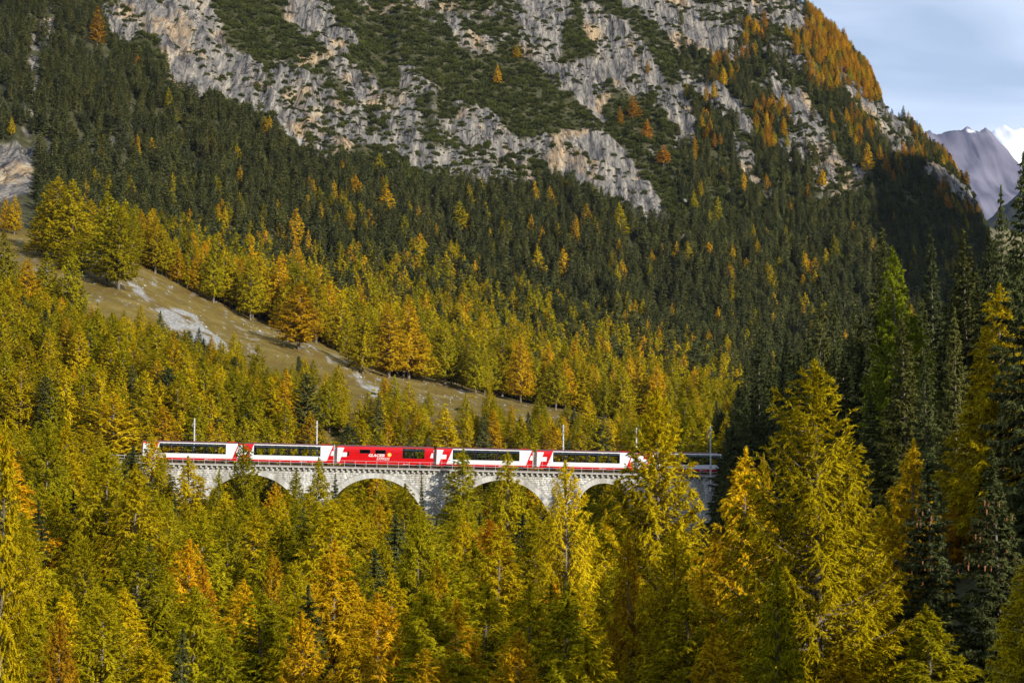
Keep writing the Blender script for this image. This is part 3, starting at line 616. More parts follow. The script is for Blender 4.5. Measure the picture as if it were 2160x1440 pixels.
def coach(kind, label, seed):
    rr = random.Random(seed)
    car = thing('railway_coach', (0, 0, 0), label, 'railway coach', 'coaches of the red and white train')
    panes = [(WX0 + i * PAN, WX0 + (i + 1) * PAN) for i in range(6)]
    if kind == 'service': wins = [(12.55, 14.55, 1.35, 3.2), (14.65, 16.65, 1.35, 3.2)]; small = [(4.35, 6.3, 2.12, 2.78), (7.3, 9.25, 2.12, 2.78), (1.96, 2.26, 1.6, 2.4)]
    else:
        wins = [(a + .05, b - .05, 1.35, 3.2) for a, b in panes]; small = []
        if kind == 'last': small = [(16.9, 17.4, 1.1, 2.35)]
    body = shell(wins + small); bmat = M['red'] if kind == 'service' else M['white']
    body.build('body', [bmat, M['roof'], M['under']], car)
    rz = MB()
    for s in (1, -1):
        if kind != 'service':
            if kind == 'first' or kind == 'coach' or kind == 'last':
                strip(rz, lambda z: 0.01, lambda z: lean(z, 1.75, 3.1), 0, 3.34, .006, s)
            strip(rz, lambda z: 1.7, lambda z: LEN - .01, 0.0, .46, .006, s)
            if kind != 'last': strip(rz, lambda z: lean(z, LEN - 1.45, LEN - .2), lambda z: LEN - .005, .46, 3.34, .006, s)
    if rz.f: rz.build('red_livery_panel', M['red'], car)
    for s in (1, -1):
        cb = MB(); cross(cb, s, 0); cb.build('white_cross_emblem', M['white'], car)
        if kind != 'last': cb = MB(); end_arm(cb, s, 0); cb.build('cross_arm_emblem', M['white'], car)
    # glazing
    for (a, b, z0, z1) in wins + small:
        for s in (1, -1):
            g = MB(); strip(g, lambda z: a, lambda z: b, z0, z1, -.02, s); g.build('window_pane', M['glass'], car)
    fr = MB()
    for (a, b, z0, z1) in wins + small:
        for s in (1, -1):
            for xx in (a, b): strip(fr, lambda z: xx - .055, lambda z: xx + .055, z0 - .05, min(z1 + .03, 3.22), .010, s)
            strip(fr, lambda z: a, lambda z: b, z0 - .05, z0 + .02, .010, s)
            if kind == 'service' and z1 < 3: strip(fr, lambda z: a, lambda z: b, z1 - .03, z1 + .04, .010, s)
    fr.build('window_frame', M['dark'], car)
    bl = MB()  # navy plates behind the glass paint the shade inside under the roof
    for (a, b, z0, z1) in wins:
        for s in (1, -1): strip(bl, lambda z: a, lambda z: b, 2.62, 3.02, -.07, s)
    bl.build('roof_shadow', M['roof_shadow'], car)
    # interior
    it = MB(); it.box(.3, LEN - .3, -1.1, 1.1, .5, .6, 0)
    if kind == 'service':
        it.box(.3, 12.4, -1.0, 1.0, .6, 3.0, 0); it.box(16.8, LEN - .3, -1.1, 1.1, .6, 3.0, 0)
    else:
        it.box(.3, WX0 - .1, -1.1, 1.1, .6, 3.0, 0); it.box(WX0 + 6 * PAN + .1, LEN - .3, -1.1, 1.1, .6, 3.0, 0)
    it.build('interior', M['dark'], car)
    rng_ = panes if kind != 'service' else [(12.55, 14.6), (14.6, 16.65)]
    for k, (a, b) in enumerate(rng_):
        for y in (-.72, .72):
            st = MB(); st.box(a + .12, a + .28, y - .42, y + .42, .6, 1.72, 0); st.box(b - .42, b - .26, y - .42, y + .42, .6, 1.72, 0); st.build('seat', M['seat'], car)
            tb = MB(); tb.box(a + .75, b - .75, y - .45, y + .45, 1.22, 1.30, 0); tb.box((a + b) / 2 - .03, (a + b) / 2 + .03, y - .03, y + .03, .6, 1.22, 0)
            tb.build('dining_table', M['table'], car)
        lp = MB(); lp.box(a + .42, a + .60, -1.0, -.86, 1.95, 2.42); lp.build('wall_lamp', M['table'], car)
        for q in range(2 if kind != 'service' else 1):
            if rr.random() < .75:
                px = a + .45 + q * .95 + rr.uniform(-.05, .1); y = -.72 + rr.uniform(-.15, .15)
                pb = MB(); pb.tube((px, y, .95), (px, y, 1.35), .2, .23, 8); pb.tube((px, y, 1.35), (px, y, 1.5), .22, .08, 8); pb.build('passenger', [rr.choice([M['person'], M['table'], M['seat'], M['grey'], M['palegrey']])], car)
                hd = MB(); hd.tube((px, y, 1.5), (px, y, 1.62), .075, .11, 8); hd.tube((px, y, 1.62), (px, y, 1.78), .11, .06, 8); hd.build('passenger_head', [rr.choice([M['skin'], M['dark']])], car)
    # gangways, underframe, bogies
    for x, xx in ((-.33, 0), (LEN, LEN + .33)):
        gw = MB(); gw.box(x, x + .33, -.62, .62, .25, 3.05); gw.build('gangway_bellows', M['grey'], car)
    bogie(car, 2.5); bogie(car, LEN - 2.5)
    un = MB(); un.box(4.4, LEN - 4.4, -1.05, 1.05, -.14, -.01); un.build('underframe', M['under'], car)
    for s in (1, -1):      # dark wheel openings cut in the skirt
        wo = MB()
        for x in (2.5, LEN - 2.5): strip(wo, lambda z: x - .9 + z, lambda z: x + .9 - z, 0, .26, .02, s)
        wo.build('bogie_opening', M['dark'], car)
    # door by the cross, small marks
    dr = MB(); strip(dr, lambda z: .30, lambda z: .98, 1.45, 2.25, .02, 1); dr.build('door_window', M['palegrey'], car)
    ln = MB()
    for x in (.22, 1.06): strip(ln, lambda z: x, lambda z: x + .03, .4, 3.0, .018, 1)
    ln.build('door_seam', M['palegrey'] if kind != 'service' else M['red'], car)
    mk = MB()
    if kind == 'service':
        strip(mk, lambda z: 12.6, lambda z: 13.9, .18, .22, .02, 1); strip(mk, lambda z: 12.7, lambda z: 12.95, .12, .30, .02, 1); strip(mk, lambda z: 13.3, lambda z: 13.5, .2, .28, .02, 1)
    else:
        strip(mk, lambda z: 11.9, lambda z: 12.5, .18, .30, .02, 1); strip(mk, lambda z: 12.6, lambda z: 13.3, .20, .27, .02, 1)
        strip(mk, lambda z: 2.25, lambda z: 2.7, 1.12, 1.2, .02, 1, 1)
    mk.build('side_marking', [M['white'], M['dark']], car)
    # roof equipment
    rf = MB()
    if kind == 'service':
        for x in (5.4, 6.6, 11.8, 17.2): rf.box(x, x + .35, -.3, .3, 3.58, 3.74)
    else:
        rf.box(2.9, 3.2, -.3, .3, 3.58, 3.72); rf.box(15.9, 17.6, -.6, .6, 3.56, 3.68)
    rf.build('roof_vent', M['red'], car)
    if kind == 'service':
        me_ = text_mesh('GLACIER', .74, M['white'], bold=.022); o = link('lettering', me_, car); o.location = (5.95, -1.375, 1.50); o.rotation_euler = (math.pi / 2, 0, 0); o.scale = (1.06, 1, 1)
        me_ = text_mesh('EXPRESS', .66, M['white'], bold=.004); o = link('lettering', me_, car); o.location = (7.55, -1.375, .90); o.rotation_euler = (math.pi / 2, 0, 0); o.scale = (.98, 1, 1)
        se = MB(); cxs, czs = 10.0, 1.92
        pts = [(cxs + (.47 if i % 2 == 0 else .29) * math.cos(i * math.pi / 11), -1.37, czs + (.47 if i % 2 == 0 else .29) * math.sin(i * math.pi / 11)) for i in range(22)]
        for i in range(22): se.quad([(cxs, -1.37, czs), pts[i], pts[(i + 1) % 22]], 0)
        pts = [(cxs + .2 * math.cos(i * math.pi / 6), -1.378, czs + .2 * math.sin(i * math.pi / 6)) for i in range(12)]; se.quad(pts, 1)
        for dx, dz in ((.12, .04), (.04, .12)): se.quad([(cxs - dx, -1.384, czs - dz), (cxs + dx, -1.384, czs - dz), (cxs + dx, -1.384, czs + dz), (cxs - dx, -1.384, czs + dz)], 2 if dz > dx else 2)
        se.build('sun_emblem', [M['yellow'], M['white'], M['grey']], car)
        dl = MB()
        for x in (10.85, 11.7): strip(dl, lambda z: x, lambda z: x + .03, .3, 2.6, .008, 1)
        strip(dl, lambda z: 10.85, lambda z: 11.73, 2.58, 2.61, .008, 1); dl.build('door_outline', M['roof'], car)
    return car
cars = [('coach', 303, 'white panorama coach with red ends at the left end of the train'),
        ('coach', 502, 'white panorama coach just left of the all red coach'),
        ('service', 711.5, 'all red coach with white GLACIER EXPRESS lettering and yellow sun emblem'),
        ('coach', 920.5, 'white panorama coach just right of the red one, above the tree shadow'),
        ('coach', 1131.5, 'white panorama coach standing above the small arch, last one in full sunlight'),
        ('last', 1343, 'white panorama coach lying in shadow at the right end of the train')]
TILT = math.atan(-SLOPE)
for k, (kd, px, lb) in enumerate(cars):
    c = coach(kd, lb, 50 + k); x = (px - 1080) / 11.0 * (YT - 1.3) / 327
    c.location = (x, YT, deck(x) + RZ + .26); c.rotation_euler = (0, TILT, 0)
    if kd == 'last': c.rotation_euler = (0, TILT * .6, math.radians(2.0))

# overhead line masts
def mast(px, vtop, vbase, y, label, s=1.0, flip=1):
    x = (px - 1080) / 3600 * y; zt = (930 - vtop) / 3600 * y; zb = (930 - vbase) / 3600 * y
    m = thing('catenary_mast', (x, y, zb), label, 'mast', 'overhead line masts beside the track'); h = zt - zb
    p = MB(); p.tube((0, 0, 0), (0, 0, h), .17 * s, .13 * s, 8); p.build('pole', M['mast'], m)
    b = MB()
    for q in (.06, .14, .30, .46, .62): b.tube((0, 0, h * (1 - q)), (0, 0, h * (1 - q) - .12), .24 * s, .24 * s, 8)
    b.build('clamp', M['steel'], m)
    a = MB(); a.tube((0, 0, h - .8), (0, -2.4 * flip, h - 1.4), .05, .04, 6); a.tube((0, 0, h - 2.0), (0, -2.4 * flip, h - 1.4), .05, .04, 6); a.build('bracket_arm', M['steel'], m)
    i_ = MB(); i_.tube((-.15 * s, 0, h - 1.0), (-.45 * s, 0, h - .8), .07, .07, 6); i_.build('insulator', M['under'], m)
mast(411, 882, 975, YB + .4, 'pale mast rising behind the leftmost coach')
mast(669, 887, 982, YB + .4, 'pale mast rising behind the coach left of the red one')
mast(1188, 895, 998, YB + .4, 'pale mast rising behind the coach above the small arch')
mast(1342, 902, 1002, YB + .4, 'pale mast in the gap between the two rightmost coaches')
mast(1498, 898, 1035, YF - 1.2, 'dark mast in shade standing in front of the rightmost coach', 1.0, -1)
mast(1545, 862, 945, 366, 'small pale mast right of the train at the edge of the dark trees', .8)
for zz, nm in ((5.15, 'contact wire'), (6.0, 'carrying wire')):
    wr = MB(); xs_ = [X0 - 6 + i * 4.0 for i in range(38)]
    for a, b in zip(xs_[:-1], xs_[1:]):
        sg = lambda x: 0.35 * math.sin((x - X0) / 22.0 * math.pi) ** 2 * (-1 if zz > 5.5 else 0)
        wr.tube((a, YT, deck(a) + zz + sg(a)), (b, YT, deck(b) + zz + sg(b)), .018, .018, 4, caps=False)
    tag(wr.build('overhead_wire', M['under']), f'thin {nm} strung above the train roofs', 'wire', 'overhead wires')

# ------------------------------------------------------------------ trees
def frames(D):
    D = D / np.maximum(np.linalg.norm(D, axis=1, keepdims=True), 1e-6)
    r = rng.normal(size=D.shape); S = np.cross(D, r); S /= np.maximum(np.linalg.norm(S, axis=1, keepdims=True), 1e-6); return D, S
def conifer(kind, seed, H=20.0, R=3.6, nb=150, ntw=900, mt_=14, tl=.35, tw=.10, base=.14, open_=0.0, thick=1.0, spread=.55):
    """returns (trunk mesh pieces, crown mesh pieces) of one tree; crown = tufts strung on twigs hung on branches"""
    global rng
    rng = np.random.default_rng(seed)
    k = np.arange(nb); t = ((k + rng.uniform(0, 1, nb)) / nb) ** 0.85
    if kind == 'spruce': t = np.round(t * nb / 6) / (nb / 6) * .6 + t * .4
    h = H * (1 - t * (1 - base)) - .15
    ph = k * 2.39996 + rng.normal(0, .35, nb)
    if kind == 'larch':
        pr = np.minimum(t ** .80 * 1.10, 1.0) * (1 - .28 * smooth(.80, 1, t)); jit = rng.uniform(.78, 1.10, nb)
        a = .95 - 1.05 * t ** .6; c = -.25 + .50 * t
    elif kind == 'candle':
        pr = np.minimum(t ** .72 * 1.0, 1.0); jit = rng.uniform(.72, 1.1, nb); a = .25 - .55 * t; c = .75 - .35 * t
    elif kind == 'pine':
        pr = np.minimum(t ** .5, 1) * (1 - .5 * smooth(.6, 1, t)); jit = rng.uniform(.5, 1.15, nb); a = .6 - .7 * t; c = .1 + 0 * t
    else:
        pr = np.minimum(t ** .85 * 1.05, 1.0) * (1 - .12 * smooth(.85, 1, t)); jit = rng.uniform(.6, 1.15, nb); a = .45 - .95 * t ** .7; c = .05 + .25 * t
    # lopsided crown
    lop = 1 + .13 * np.sin(ph * 1 + rng.uniform(0, 6)) + .09 * np.sin(ph * 2 + t * 9 + rng.uniform(0, 6))
    L = R * pr * jit * lop + .06
    bx = rng.uniform(-.02, .02) * H; bend = lambda z: (z / H) ** 2 * bx
    cph, sph = np.cos(ph), np.sin(ph)
    def bp(i, s):
        return np.stack([cph[i] * L[i] * s + bend(h[i]), sph[i] * L[i] * s, h[i] + L[i] * (a[i] * s + c[i] * s * s)], 1)
    def bd(i, s):
        return np.stack([cph[i], sph[i], a[i] + 2 * c[i] * s], 1)
    # twigs
    wgt = L ** 1.25; i = rng.choice(nb, ntw, p=wgt / wgt.sum())
    s = rng.uniform(0, 1, ntw) ** .75 * .95 + .05
    side = rng.choice([-1, 1], ntw) * rng.uniform(.15, 1.0, ntw)
    out_ = np.stack([cph[i], sph[i], 0 * s], 1); lat = np.stack([-sph[i], cph[i], 0 * s], 1)
    tl_ = (spread * (.35 + L[i] * .30) * (1.15 - .7 * s)) * rng.uniform(.5, 1.3, ntw)
    if kind == 'larch': vz = rng.uniform(-.65, .35, ntw); droop = -.45
    elif kind == 'candle': vz = rng.uniform(-.35, .7, ntw); droop = .0; vz = np.where(t[i] > .3, vz - .45, vz); droop = -.25
    elif kind == 'pine': vz = rng.uniform(-.2, .8, ntw); droop = .15
    else: vz = rng.uniform(-.55, .15, ntw); droop = -.25
    TD = out_ * (.55 + .3 * rng.uniform(0, 1, ntw))[:, None] + lat * side[:, None] + np.stack([0 * s, 0 * s, vz], 1)
    TD /= np.linalg.norm(TD, axis=1, keepdims=True)
    P0 = bp(i, s)
    # tufts
    q = rng.uniform(0, 1, (ntw, mt_)); ql = q * tl_[:, None]
    Pc = P0[:, None] + TD[:, None] * ql[..., None]; Pc[..., 2] += droop * q * q * tl_[:, None]
    Pc = Pc.reshape(-1, 3); D = np.repeat(TD, mt_, 0) + rng.normal(0, .38, (ntw * mt_, 3)); D[:, 2] += 2 * droop * q.ravel() * .6
    # tufts along the branches and the leader
    nbt = int(ntw * mt_ * .22); ib = rng.choice(nb, nbt, p=wgt / wgt.sum()); sb = rng.uniform(.1, 1.02, nbt)
    Pb = bp(ib, sb) + rng.normal(0, .05, (nbt, 3)); Db = bd(ib, sb) * .8 + rng.normal(0, .6, (nbt, 3))
    nl = max(8, int(nbt * .04)); zl = H * rng.uniform(.86, 1.0, nl); Pl = np.stack([bend(zl) + rng.normal(0, .03, nl), rng.normal(0, .03, nl), zl], 1); Dl = rng.normal(0, .5, (nl, 3)) + [0, 0, .8]
    Pc = np.concatenate([Pc, Pb, Pl]); D = np.concatenate([D, Db, Dl]); D, S = frames(D)
    n = len(Pc); ln = (tl * rng.uniform(.6, 1.35, n))[:, None]; wd = (tw * rng.uniform(.6, 1.3, n))[:, None]
    cen = np.stack([0 * Pc[:, 0], 0 * Pc[:, 1], Pc[:, 2] * .9 + .5], 1); on = Pc - cen; on[:, 2] += .18 * np.hypot(on[:, 0], on[:, 1]) + .15; on /= np.linalg.norm(on, axis=1, keepdims=True)
    nrm = on * .75 + rng.normal(0, .27, on.shape); nrm /= np.linalg.norm(nrm, axis=1, keepdims=True)
    ng = np.cross(D * ln + S * 0, S); flip = (ng * nrm).sum(1) > 0; S = np.where(flip[:, None], -S, S)
    V = np.stack([Pc - D * ln * .35 - S * wd * .5, Pc - D * ln * .2 + S * wd * .5, Pc + D * ln * .65], 1).reshape(-1, 3)
    F = np.arange(n * 3).reshape(-1, 3)
    clump = fbm(Pc[:, 0] * .9, Pc[:, 1] * .9, Pc[:, 2] * .9, seed, 2)
    tint = rng.uniform(.85, 1.12, n) * (.82 + .36 * clump)
    # woody part
    TV = []; TF = []
    def ring(p, r, m): 
        an = np.arange(m) * 2 * np.pi / m; return [(p[0] + r * math.cos(x), p[1] + r * math.sin(x), p[2]) for x in an]
    ks = 8; m = 6; r0 = .0105 * H * thick
    for u in range(ks + 1):
        z_ = H * u / ks * .985; TV += ring((bend(z_), 0, z_ - (.6 if u == 0 else 0)), r0 * (1 - u / ks) ** .85 + .015 + (.25 * r0 if u == 0 else 0), m)
    for u in range(ks):
        for v in range(m): TF.append((u * m + v, u * m + (v + 1) % m, (u + 1) * m + (v + 1) % m, (u + 1) * m + v))
    TV = list(TV); br = np.where(L > R * .25)[0]
    for b_ in br[:140]:
        ss = np.array([0, .35, .7, 1.0]); pts = bp(np.full(4, b_), ss); rr_ = (.012 + .014 * L[b_]) * thick
        for z in range(4):
            rad = rr_ * (1 - .85 * ss[z]); b0 = len(TV)
            TV += [(pts[z][0], pts[z][1], pts[z][2] + rad), (pts[z][0] - sph[b_] * rad, pts[z][1] + cph[b_] * rad, pts[z][2] - rad * .6), (pts[z][0] + sph[b_] * rad, pts[z][1] - cph[b_] * rad, pts[z][2] - rad * .6)]
            if z:
                for v in range(3): TF.append((b0 - 3 + v, b0 - 3 + (v + 1) % 3, b0 + (v + 1) % 3, b0 + v))
    # dead snags under the crown
    return (np.array(TV), np.array(TF)), (V, F, tint, np.repeat(nrm, 3, 0))

PROTO = {}     # (kind, lod) -> list of (trunk_mesh, crown arrays)
def make_protos(key, kinds, n, **kw):
    lst = []
    for i in range(n):
        kd = kinds[i % len(kinds)]; (tv, tf), cr_ = conifer(kd, hash_seed(key, i), **kw)
        lst.append((mesh_np('trunk', tv, tf, [M['bark']]), cr_))
    PROTO[key] = lst
def hash_seed(key, i): return (sum(ord(c) * (k + 3) for k, c in enumerate(str(key))) * 31 + i * 101) % 100000
make_protos('candle_near', ['candle'], 1, R=5.0, nb=260, ntw=6500, mt_=28, tl=.24, tw=.052, base=.08, spread=.75)
make_protos('larch_near', ['larch', 'larch', 'candle', 'larch'], 4, R=4.0, nb=240, ntw=4600, mt_=22, tl=.29, tw=.072, base=.10, spread=.7)
make_protos('larch_mid', ['larch', 'larch', 'larch', 'candle', 'larch', 'larch'], 6, R=4.0, nb=170, ntw=1300, mt_=14, tl=.46, tw=.19, base=.12)
make_protos('larch_far', ['larch'] * 4, 4, R=3.6, nb=80, ntw=330, mt_=8, tl=.85, tw=.42, base=.10)
make_protos('spruce_near', ['spruce'], 3, R=3.4, nb=260, ntw=4200, mt_=20, tl=.30, tw=.09, base=.06, spread=.6)
make_protos('spruce_mid', ['spruce', 'spruce', 'spruce', 'pine'], 4, R=3.2, nb=190, ntw=1300, mt_=14, tl=.50, tw=.21, base=.08, spread=.5)
make_protos('spruce_far', ['spruce', 'spruce', 'pine', 'spruce'], 4, R=3.2, nb=80, ntw=320, mt_=8, tl=.95, tw=.46, base=.10, spread=.5)
def bush(seed):
    r = np.random.default_rng(seed); n = 260; p = r.normal(size=(n, 3)); p /= np.linalg.norm(p, axis=1, keepdims=True); p *= r.uniform(.55, 1, (n, 1)); p[:, 2] = np.abs(p[:, 2]) * .8
    p *= [2.2, 2.2, 1.9]; p[:, 0] += r.uniform(-.3, .3); D = p + r.normal(0, .8, (n, 3)) + [0, 0, .8]; D /= np.linalg.norm(D, axis=1, keepdims=True); S = np.cross(D, r.normal(size=(n, 3))); S /= np.linalg.norm(S, axis=1, keepdims=True)
    V = np.stack([p - S * .22, p + S * .22, p + D * .8], 1).reshape(-1, 3); return V, np.arange(n * 3).reshape(-1, 3), r.uniform(.7, 1.25, n)
BUSH = [bush(900 + i) for i in range(4)]
_crown_cache = {}
def crown_mesh(key, i):
    k = (key, i)
    if k not in _crown_cache:
        V, F, t, nr = PROTO[key][i][1]; me_ = mesh_np('crown', V, F, [M['spruce_needles' if key.startswith('spruce') else 'larch_needles']], fattr={'tint': t}); me_.normals_split_custom_set_from_vertices(nr); _crown_cache[k] = me_
    return _crown_cache[k]

TREES = []   # dict(x,y,z,h,hw,kind,col,u,vtop,px, zone)
WIDTH = {'larch': .18, 'spruce': .15, 'candle': .25}
def add_tree(x, y, h, hw, kind, col, zone, z=None, exact=False, fixed=None):
    z = float(gz(x, y)) if z is None else z
    TREES.append(dict(x=float(x), y=float(y), z=float(z), h=float(h), hw=float(hw), kind=kind, col=col, zone=zone, exact=exact, fixed=fixed))
def tree_at(px, vtop, r, hwpx, kind, col, zone, fixed=None):
    dx, dy, dz = pix_dir(px, vtop); hh = math.hypot(dx, dy); x, y, zt = r * dx / hh, r * dy / hh, r * dz / hh
    g = float(gz(x, y)); add_tree(x, y, max(zt - g, 4), hwpx * r / 3600, kind, col, zone, z=min(g, zt - 4), exact=True, fixed=fixed)
Gc, Yc, Oc, Rc, Fc_ = 'larch_green', 'larch_yellow', 'larch_gold', 'larch_orange', 'larch_fresh'
FORE = [
 (332,1042,230,62,'larch',Gc),(482,1080,200,58,'larch',Gc),(802,1128,180,62,'larch',Gc),(982,1088,205,60,'larch',Yc),(1285,1075,190,62,'larch',Oc),(352,1202,150,80,'larch',Gc),(622,1182,160,66,'larch',Gc),
 (962,1262,110,92,'larch',Oc),(1162,1232,122,92,'larch',Gc),(762,1332,95,105,'larch',Oc),(902,1368,88,110,'larch',Oc),(1182,1405,78,115,'larch',Gc),(1502,1332,85,110,'larch',Oc),(1782,1352,80,125,'larch',Oc),(1420,1120,125,95,'larch',Yc),
 (120,1040,215,60,'larch',Yc),(215,1000,230,62,'larch',Gc),(240,1230,140,70,'larch',Gc),(70,1260,110,85,'larch',Gc),(470,1330,95,100,'larch',Gc),(340,1370,85,100,'larch',Yc),(1680,1080,125,70,'larch',Yc),
 (1722,762,105,185,'candle',Yc),(1385,818,135,118,'larch',Yc),(1562,945,120,105,'larch',Oc),(1612,958,150,50,'larch',Oc),(1917,928,115,95,'larch',Oc),(2030,1008,170,45,'larch',Rc),
 (1195,972,165,92,'candle',Yc),(1070,955,255,68,'larch',Gc),(975,946,320.3,46,'larch',Gc),(885,1085,170,82,'larch',Gc),(1045,1098,140,105,'larch',Yc),(930,1178,130,72,'larch',Oc),
 (705,1138,125,118,'larch',Oc),(575,1158,170,48,'larch',Oc),(517,1222,130,88,'larch',Oc),(432,1178,150,46,'larch',Rc),(762,1038,240,46,'larch',Yc),(850,1020,250,52,'larch',Gc),
 (672,965,312,36,'larch',Gc),(625,990,308,32,'larch',Gc),(580,1018,270,38,'larch',Oc),(515,930,290,40,'larch',Gc),(402,962,285,46,'larch',Yc),(460,988,280,25,'larch',Gc),
 (322,912,305,36,'larch',Yc),(343,958,290,38,'larch',Gc),(240,828,345,58,'larch',Yc),(290,1000,240,80,'larch',Yc),(178,900,290,62,'larch',Yc),(630,1068,215,45,'larch',Gc),
 (8,885,72,75,'larch',Yc),(125,1290,105,62,'larch',Rc),(290,1128,140,120,'larch',Gc),(180,1135,165,60,'larch',Gc),(1245,1335,80,150,'larch',Yc),(1330,1130,130,60,'larch',Oc),
 (1868,1075,130,85,'larch',Yc),(1965,1275,100,100,'larch',Gc),(2160,1170,75,95,'larch',Yc),(2105,598,165,98,'larch',Yc),(1890,522,215,52,'larch',Fc_),(1480,1200,110,90,'larch',Oc),
 (1090,1330,95,100,'larch',Oc),(800,1250,110,95,'larch',Oc),(1640,1190,95,80,'larch',Gc),(640,1290,100,80,'larch',Oc),(60,1120,150,60,'larch',Yc),(420,1060,220,55,'larch',Yc),(100,960,230,70,'larch',Yc),(45,900,260,60,'larch',Gc),
 (1868,483,230,72,'spruce','spruce_olive'),(1966,482,250,40,'spruce','spruce'),(2034,484,210,68,'spruce','spruce_olive'),(2088,476,205,50,'spruce','spruce'),(2112,394,190,42,'spruce','spruce'),(2160,325,160,75,'spruce','spruce'),
 (1907,658,190,58,'spruce','spruce_olive'),(1838,830,200,50,'spruce','spruce'),(1800,770,230,45,'spruce','spruce_olive'),(1952,740,180,42,'spruce','spruce'),(2012,650,175,46,'spruce','spruce_olive'),
 (1598,695,260,48,'spruce','spruce'),(1628,745,250,52,'spruce','spruce'),(1658,700,275,36,'spruce','spruce'),(1683,748,240,32,'spruce','spruce'),(1728,612,270,40,'spruce','spruce_olive'),(1757,622,275,38,'spruce','spruce'),(1703,690,285,36,'spruce','spruce'),(1800,640,270,40,'spruce','spruce'),
 (1966,948,110,78,'spruce','spruce'),(2105,948,105,82,'spruce','spruce'),(382,1325,95,55,'spruce','spruce'),(705,1000,318,26,'spruce','spruce'),(890,1000,312,14,'spruce','spruce_olive'),
 (85,1055,190,44,'spruce','spruce'),(157,1035,200,40,'spruce','spruce'),(322,1140,170,40,'spruce','spruce'),(75,1020,215,30,'spruce','spruce_olive'),(2060,560,240,45,'spruce','spruce'),(2140,520,210,60,'spruce','spruce'),(1560,810,285,40,'spruce','spruce'),(1575,760,290,40,'spruce','spruce')]
for (px, vt, r, hw, kd, col) in FORE: tree_at(px, vt, r, hw * (1.3 if r > 200 and hw < 60 and kd != 'spruce' else 1.0), kd, col, 'fore')
# trees whose foot shows or whose place on the slope is known: (x, top, foot, half width, kind, colour)
SLOPE_T = [
 (120,385,548,42,'l',Yc),(152,392,560,36,'l',Gc),(98,425,540,30,'l',Gc),(225,418,600,38,'l',Gc),(250,450,612,34,'l',Gc),(190,430,545,26,'l',Yc),(160,500,575,30,'l',Gc),(30,420,495,14,'l',Oc),(12,425,490,10,'l',Oc),
 (296,450,556,20,'l',Oc),(318,448,562,20,'l',Oc),(340,450,570,20,'l',Gc),(365,466,578,20,'l',Gc),(278,470,560,18,'l',Gc),(95,545,690,32,'l',Gc),(150,540,700,30,'l',Gc),(55,560,700,30,'l',Oc),(8,500,620,22,'l',Gc),
 (630,600,738,40,'l',Oc),(528,545,676,26,'l',Gc),(820,650,798,36,'l',Oc),(862,636,800,34,'l',Oc),(765,655,792,26,'l',Yc),(705,600,720,26,'l',Gc),(740,610,745,26,'l',Gc),(905,655,795,28,'l',Gc),
 (205,18,100,14,'l',Rc),(290,120,152,7,'l',Rc),(750,375,425,13,'l',Oc),(722,345,378,11,'l',Oc),(675,398,438,12,'l',Gc),(815,393,470,18,'l',Oc),(800,330,386,13,'l',Gc),(738,448,505,14,'l',Oc),(590,475,515,11,'l',Oc),(625,446,520,16,'l',Oc),
 (778,446,490,12,'l',Oc),(755,515,560,14,'l',Oc),(970,430,492,16,'l',Gc),(985,455,495,10,'l',Oc),(1092,395,418,10,'l',Oc),(1195,382,416,12,'l',Gc),(1090,100,128,9,'l',Oc),(1050,140,180,8,'l',Oc),(1215,458,525,11,'l',Oc),(1238,434,492,11,'l',Oc),
 (1308,430,500,14,'l',Gc),(1335,208,258,13,'l',Rc),(1365,255,300,11,'l',Rc),(1308,228,268,7,'l',Rc),(1400,312,352,13,'l',Rc),(1478,385,425,8,'l',Yc),(1515,420,480,9,'l',Gc),(1326,648,700,12,'l',Oc),(1540,556,612,12,'l',Oc),(1575,550,588,12,'l',Oc),(1495,515,548,11,'l',Oc),
 (1134,518,590,14,'l',Yc),(1190,524,600,12,'l',Oc),(952,512,575,14,'l',Yc),(1000,556,615,14,'l',Oc),(868,505,555,12,'l',Yc),(852,532,575,13,'l',Oc),(885,498,540,12,'l',Oc),(1618,482,520,10,'l',Yc),(1700,540,585,10,'l',Oc),(1720,548,600,12,'l',Oc),(1695,585,615,8,'l',Oc),
 (1892,320,358,9,'l',Oc),(1735,362,396,8,'l',Oc),(1830,305,365,11,'l',Oc),(1365,130,160,5,'l',Rc),(1120,455,500,8,'l',Oc),(1060,460,520,10,'l',Gc),(560,530,600,14,'l',Gc),(595,532,640,16,'l',Oc),(480,430,475,12,'l',Gc),(530,470,520,12,'l',Gc),(455,440,490,14,'l',Gc),(700,410,450,10,'l',Gc),(650,490,560,8,'l',Oc)]
for (px, vt, vb, hw, kd, col) in SLOPE_T:
    g = ground_hit(px, vb)
    if g is None: continue
    r = math.hypot(g[0], g[1]); h = (vb - vt) / 3600 * r * 1.02; add_tree(g[0], g[1], h + .8, hw * r / 3600 * 1.1, 'larch' if kd == 'l' else 'spruce', col, 'slope', exact=True)

def pick(cols_, ps): return random.choices(cols_, ps)[0]
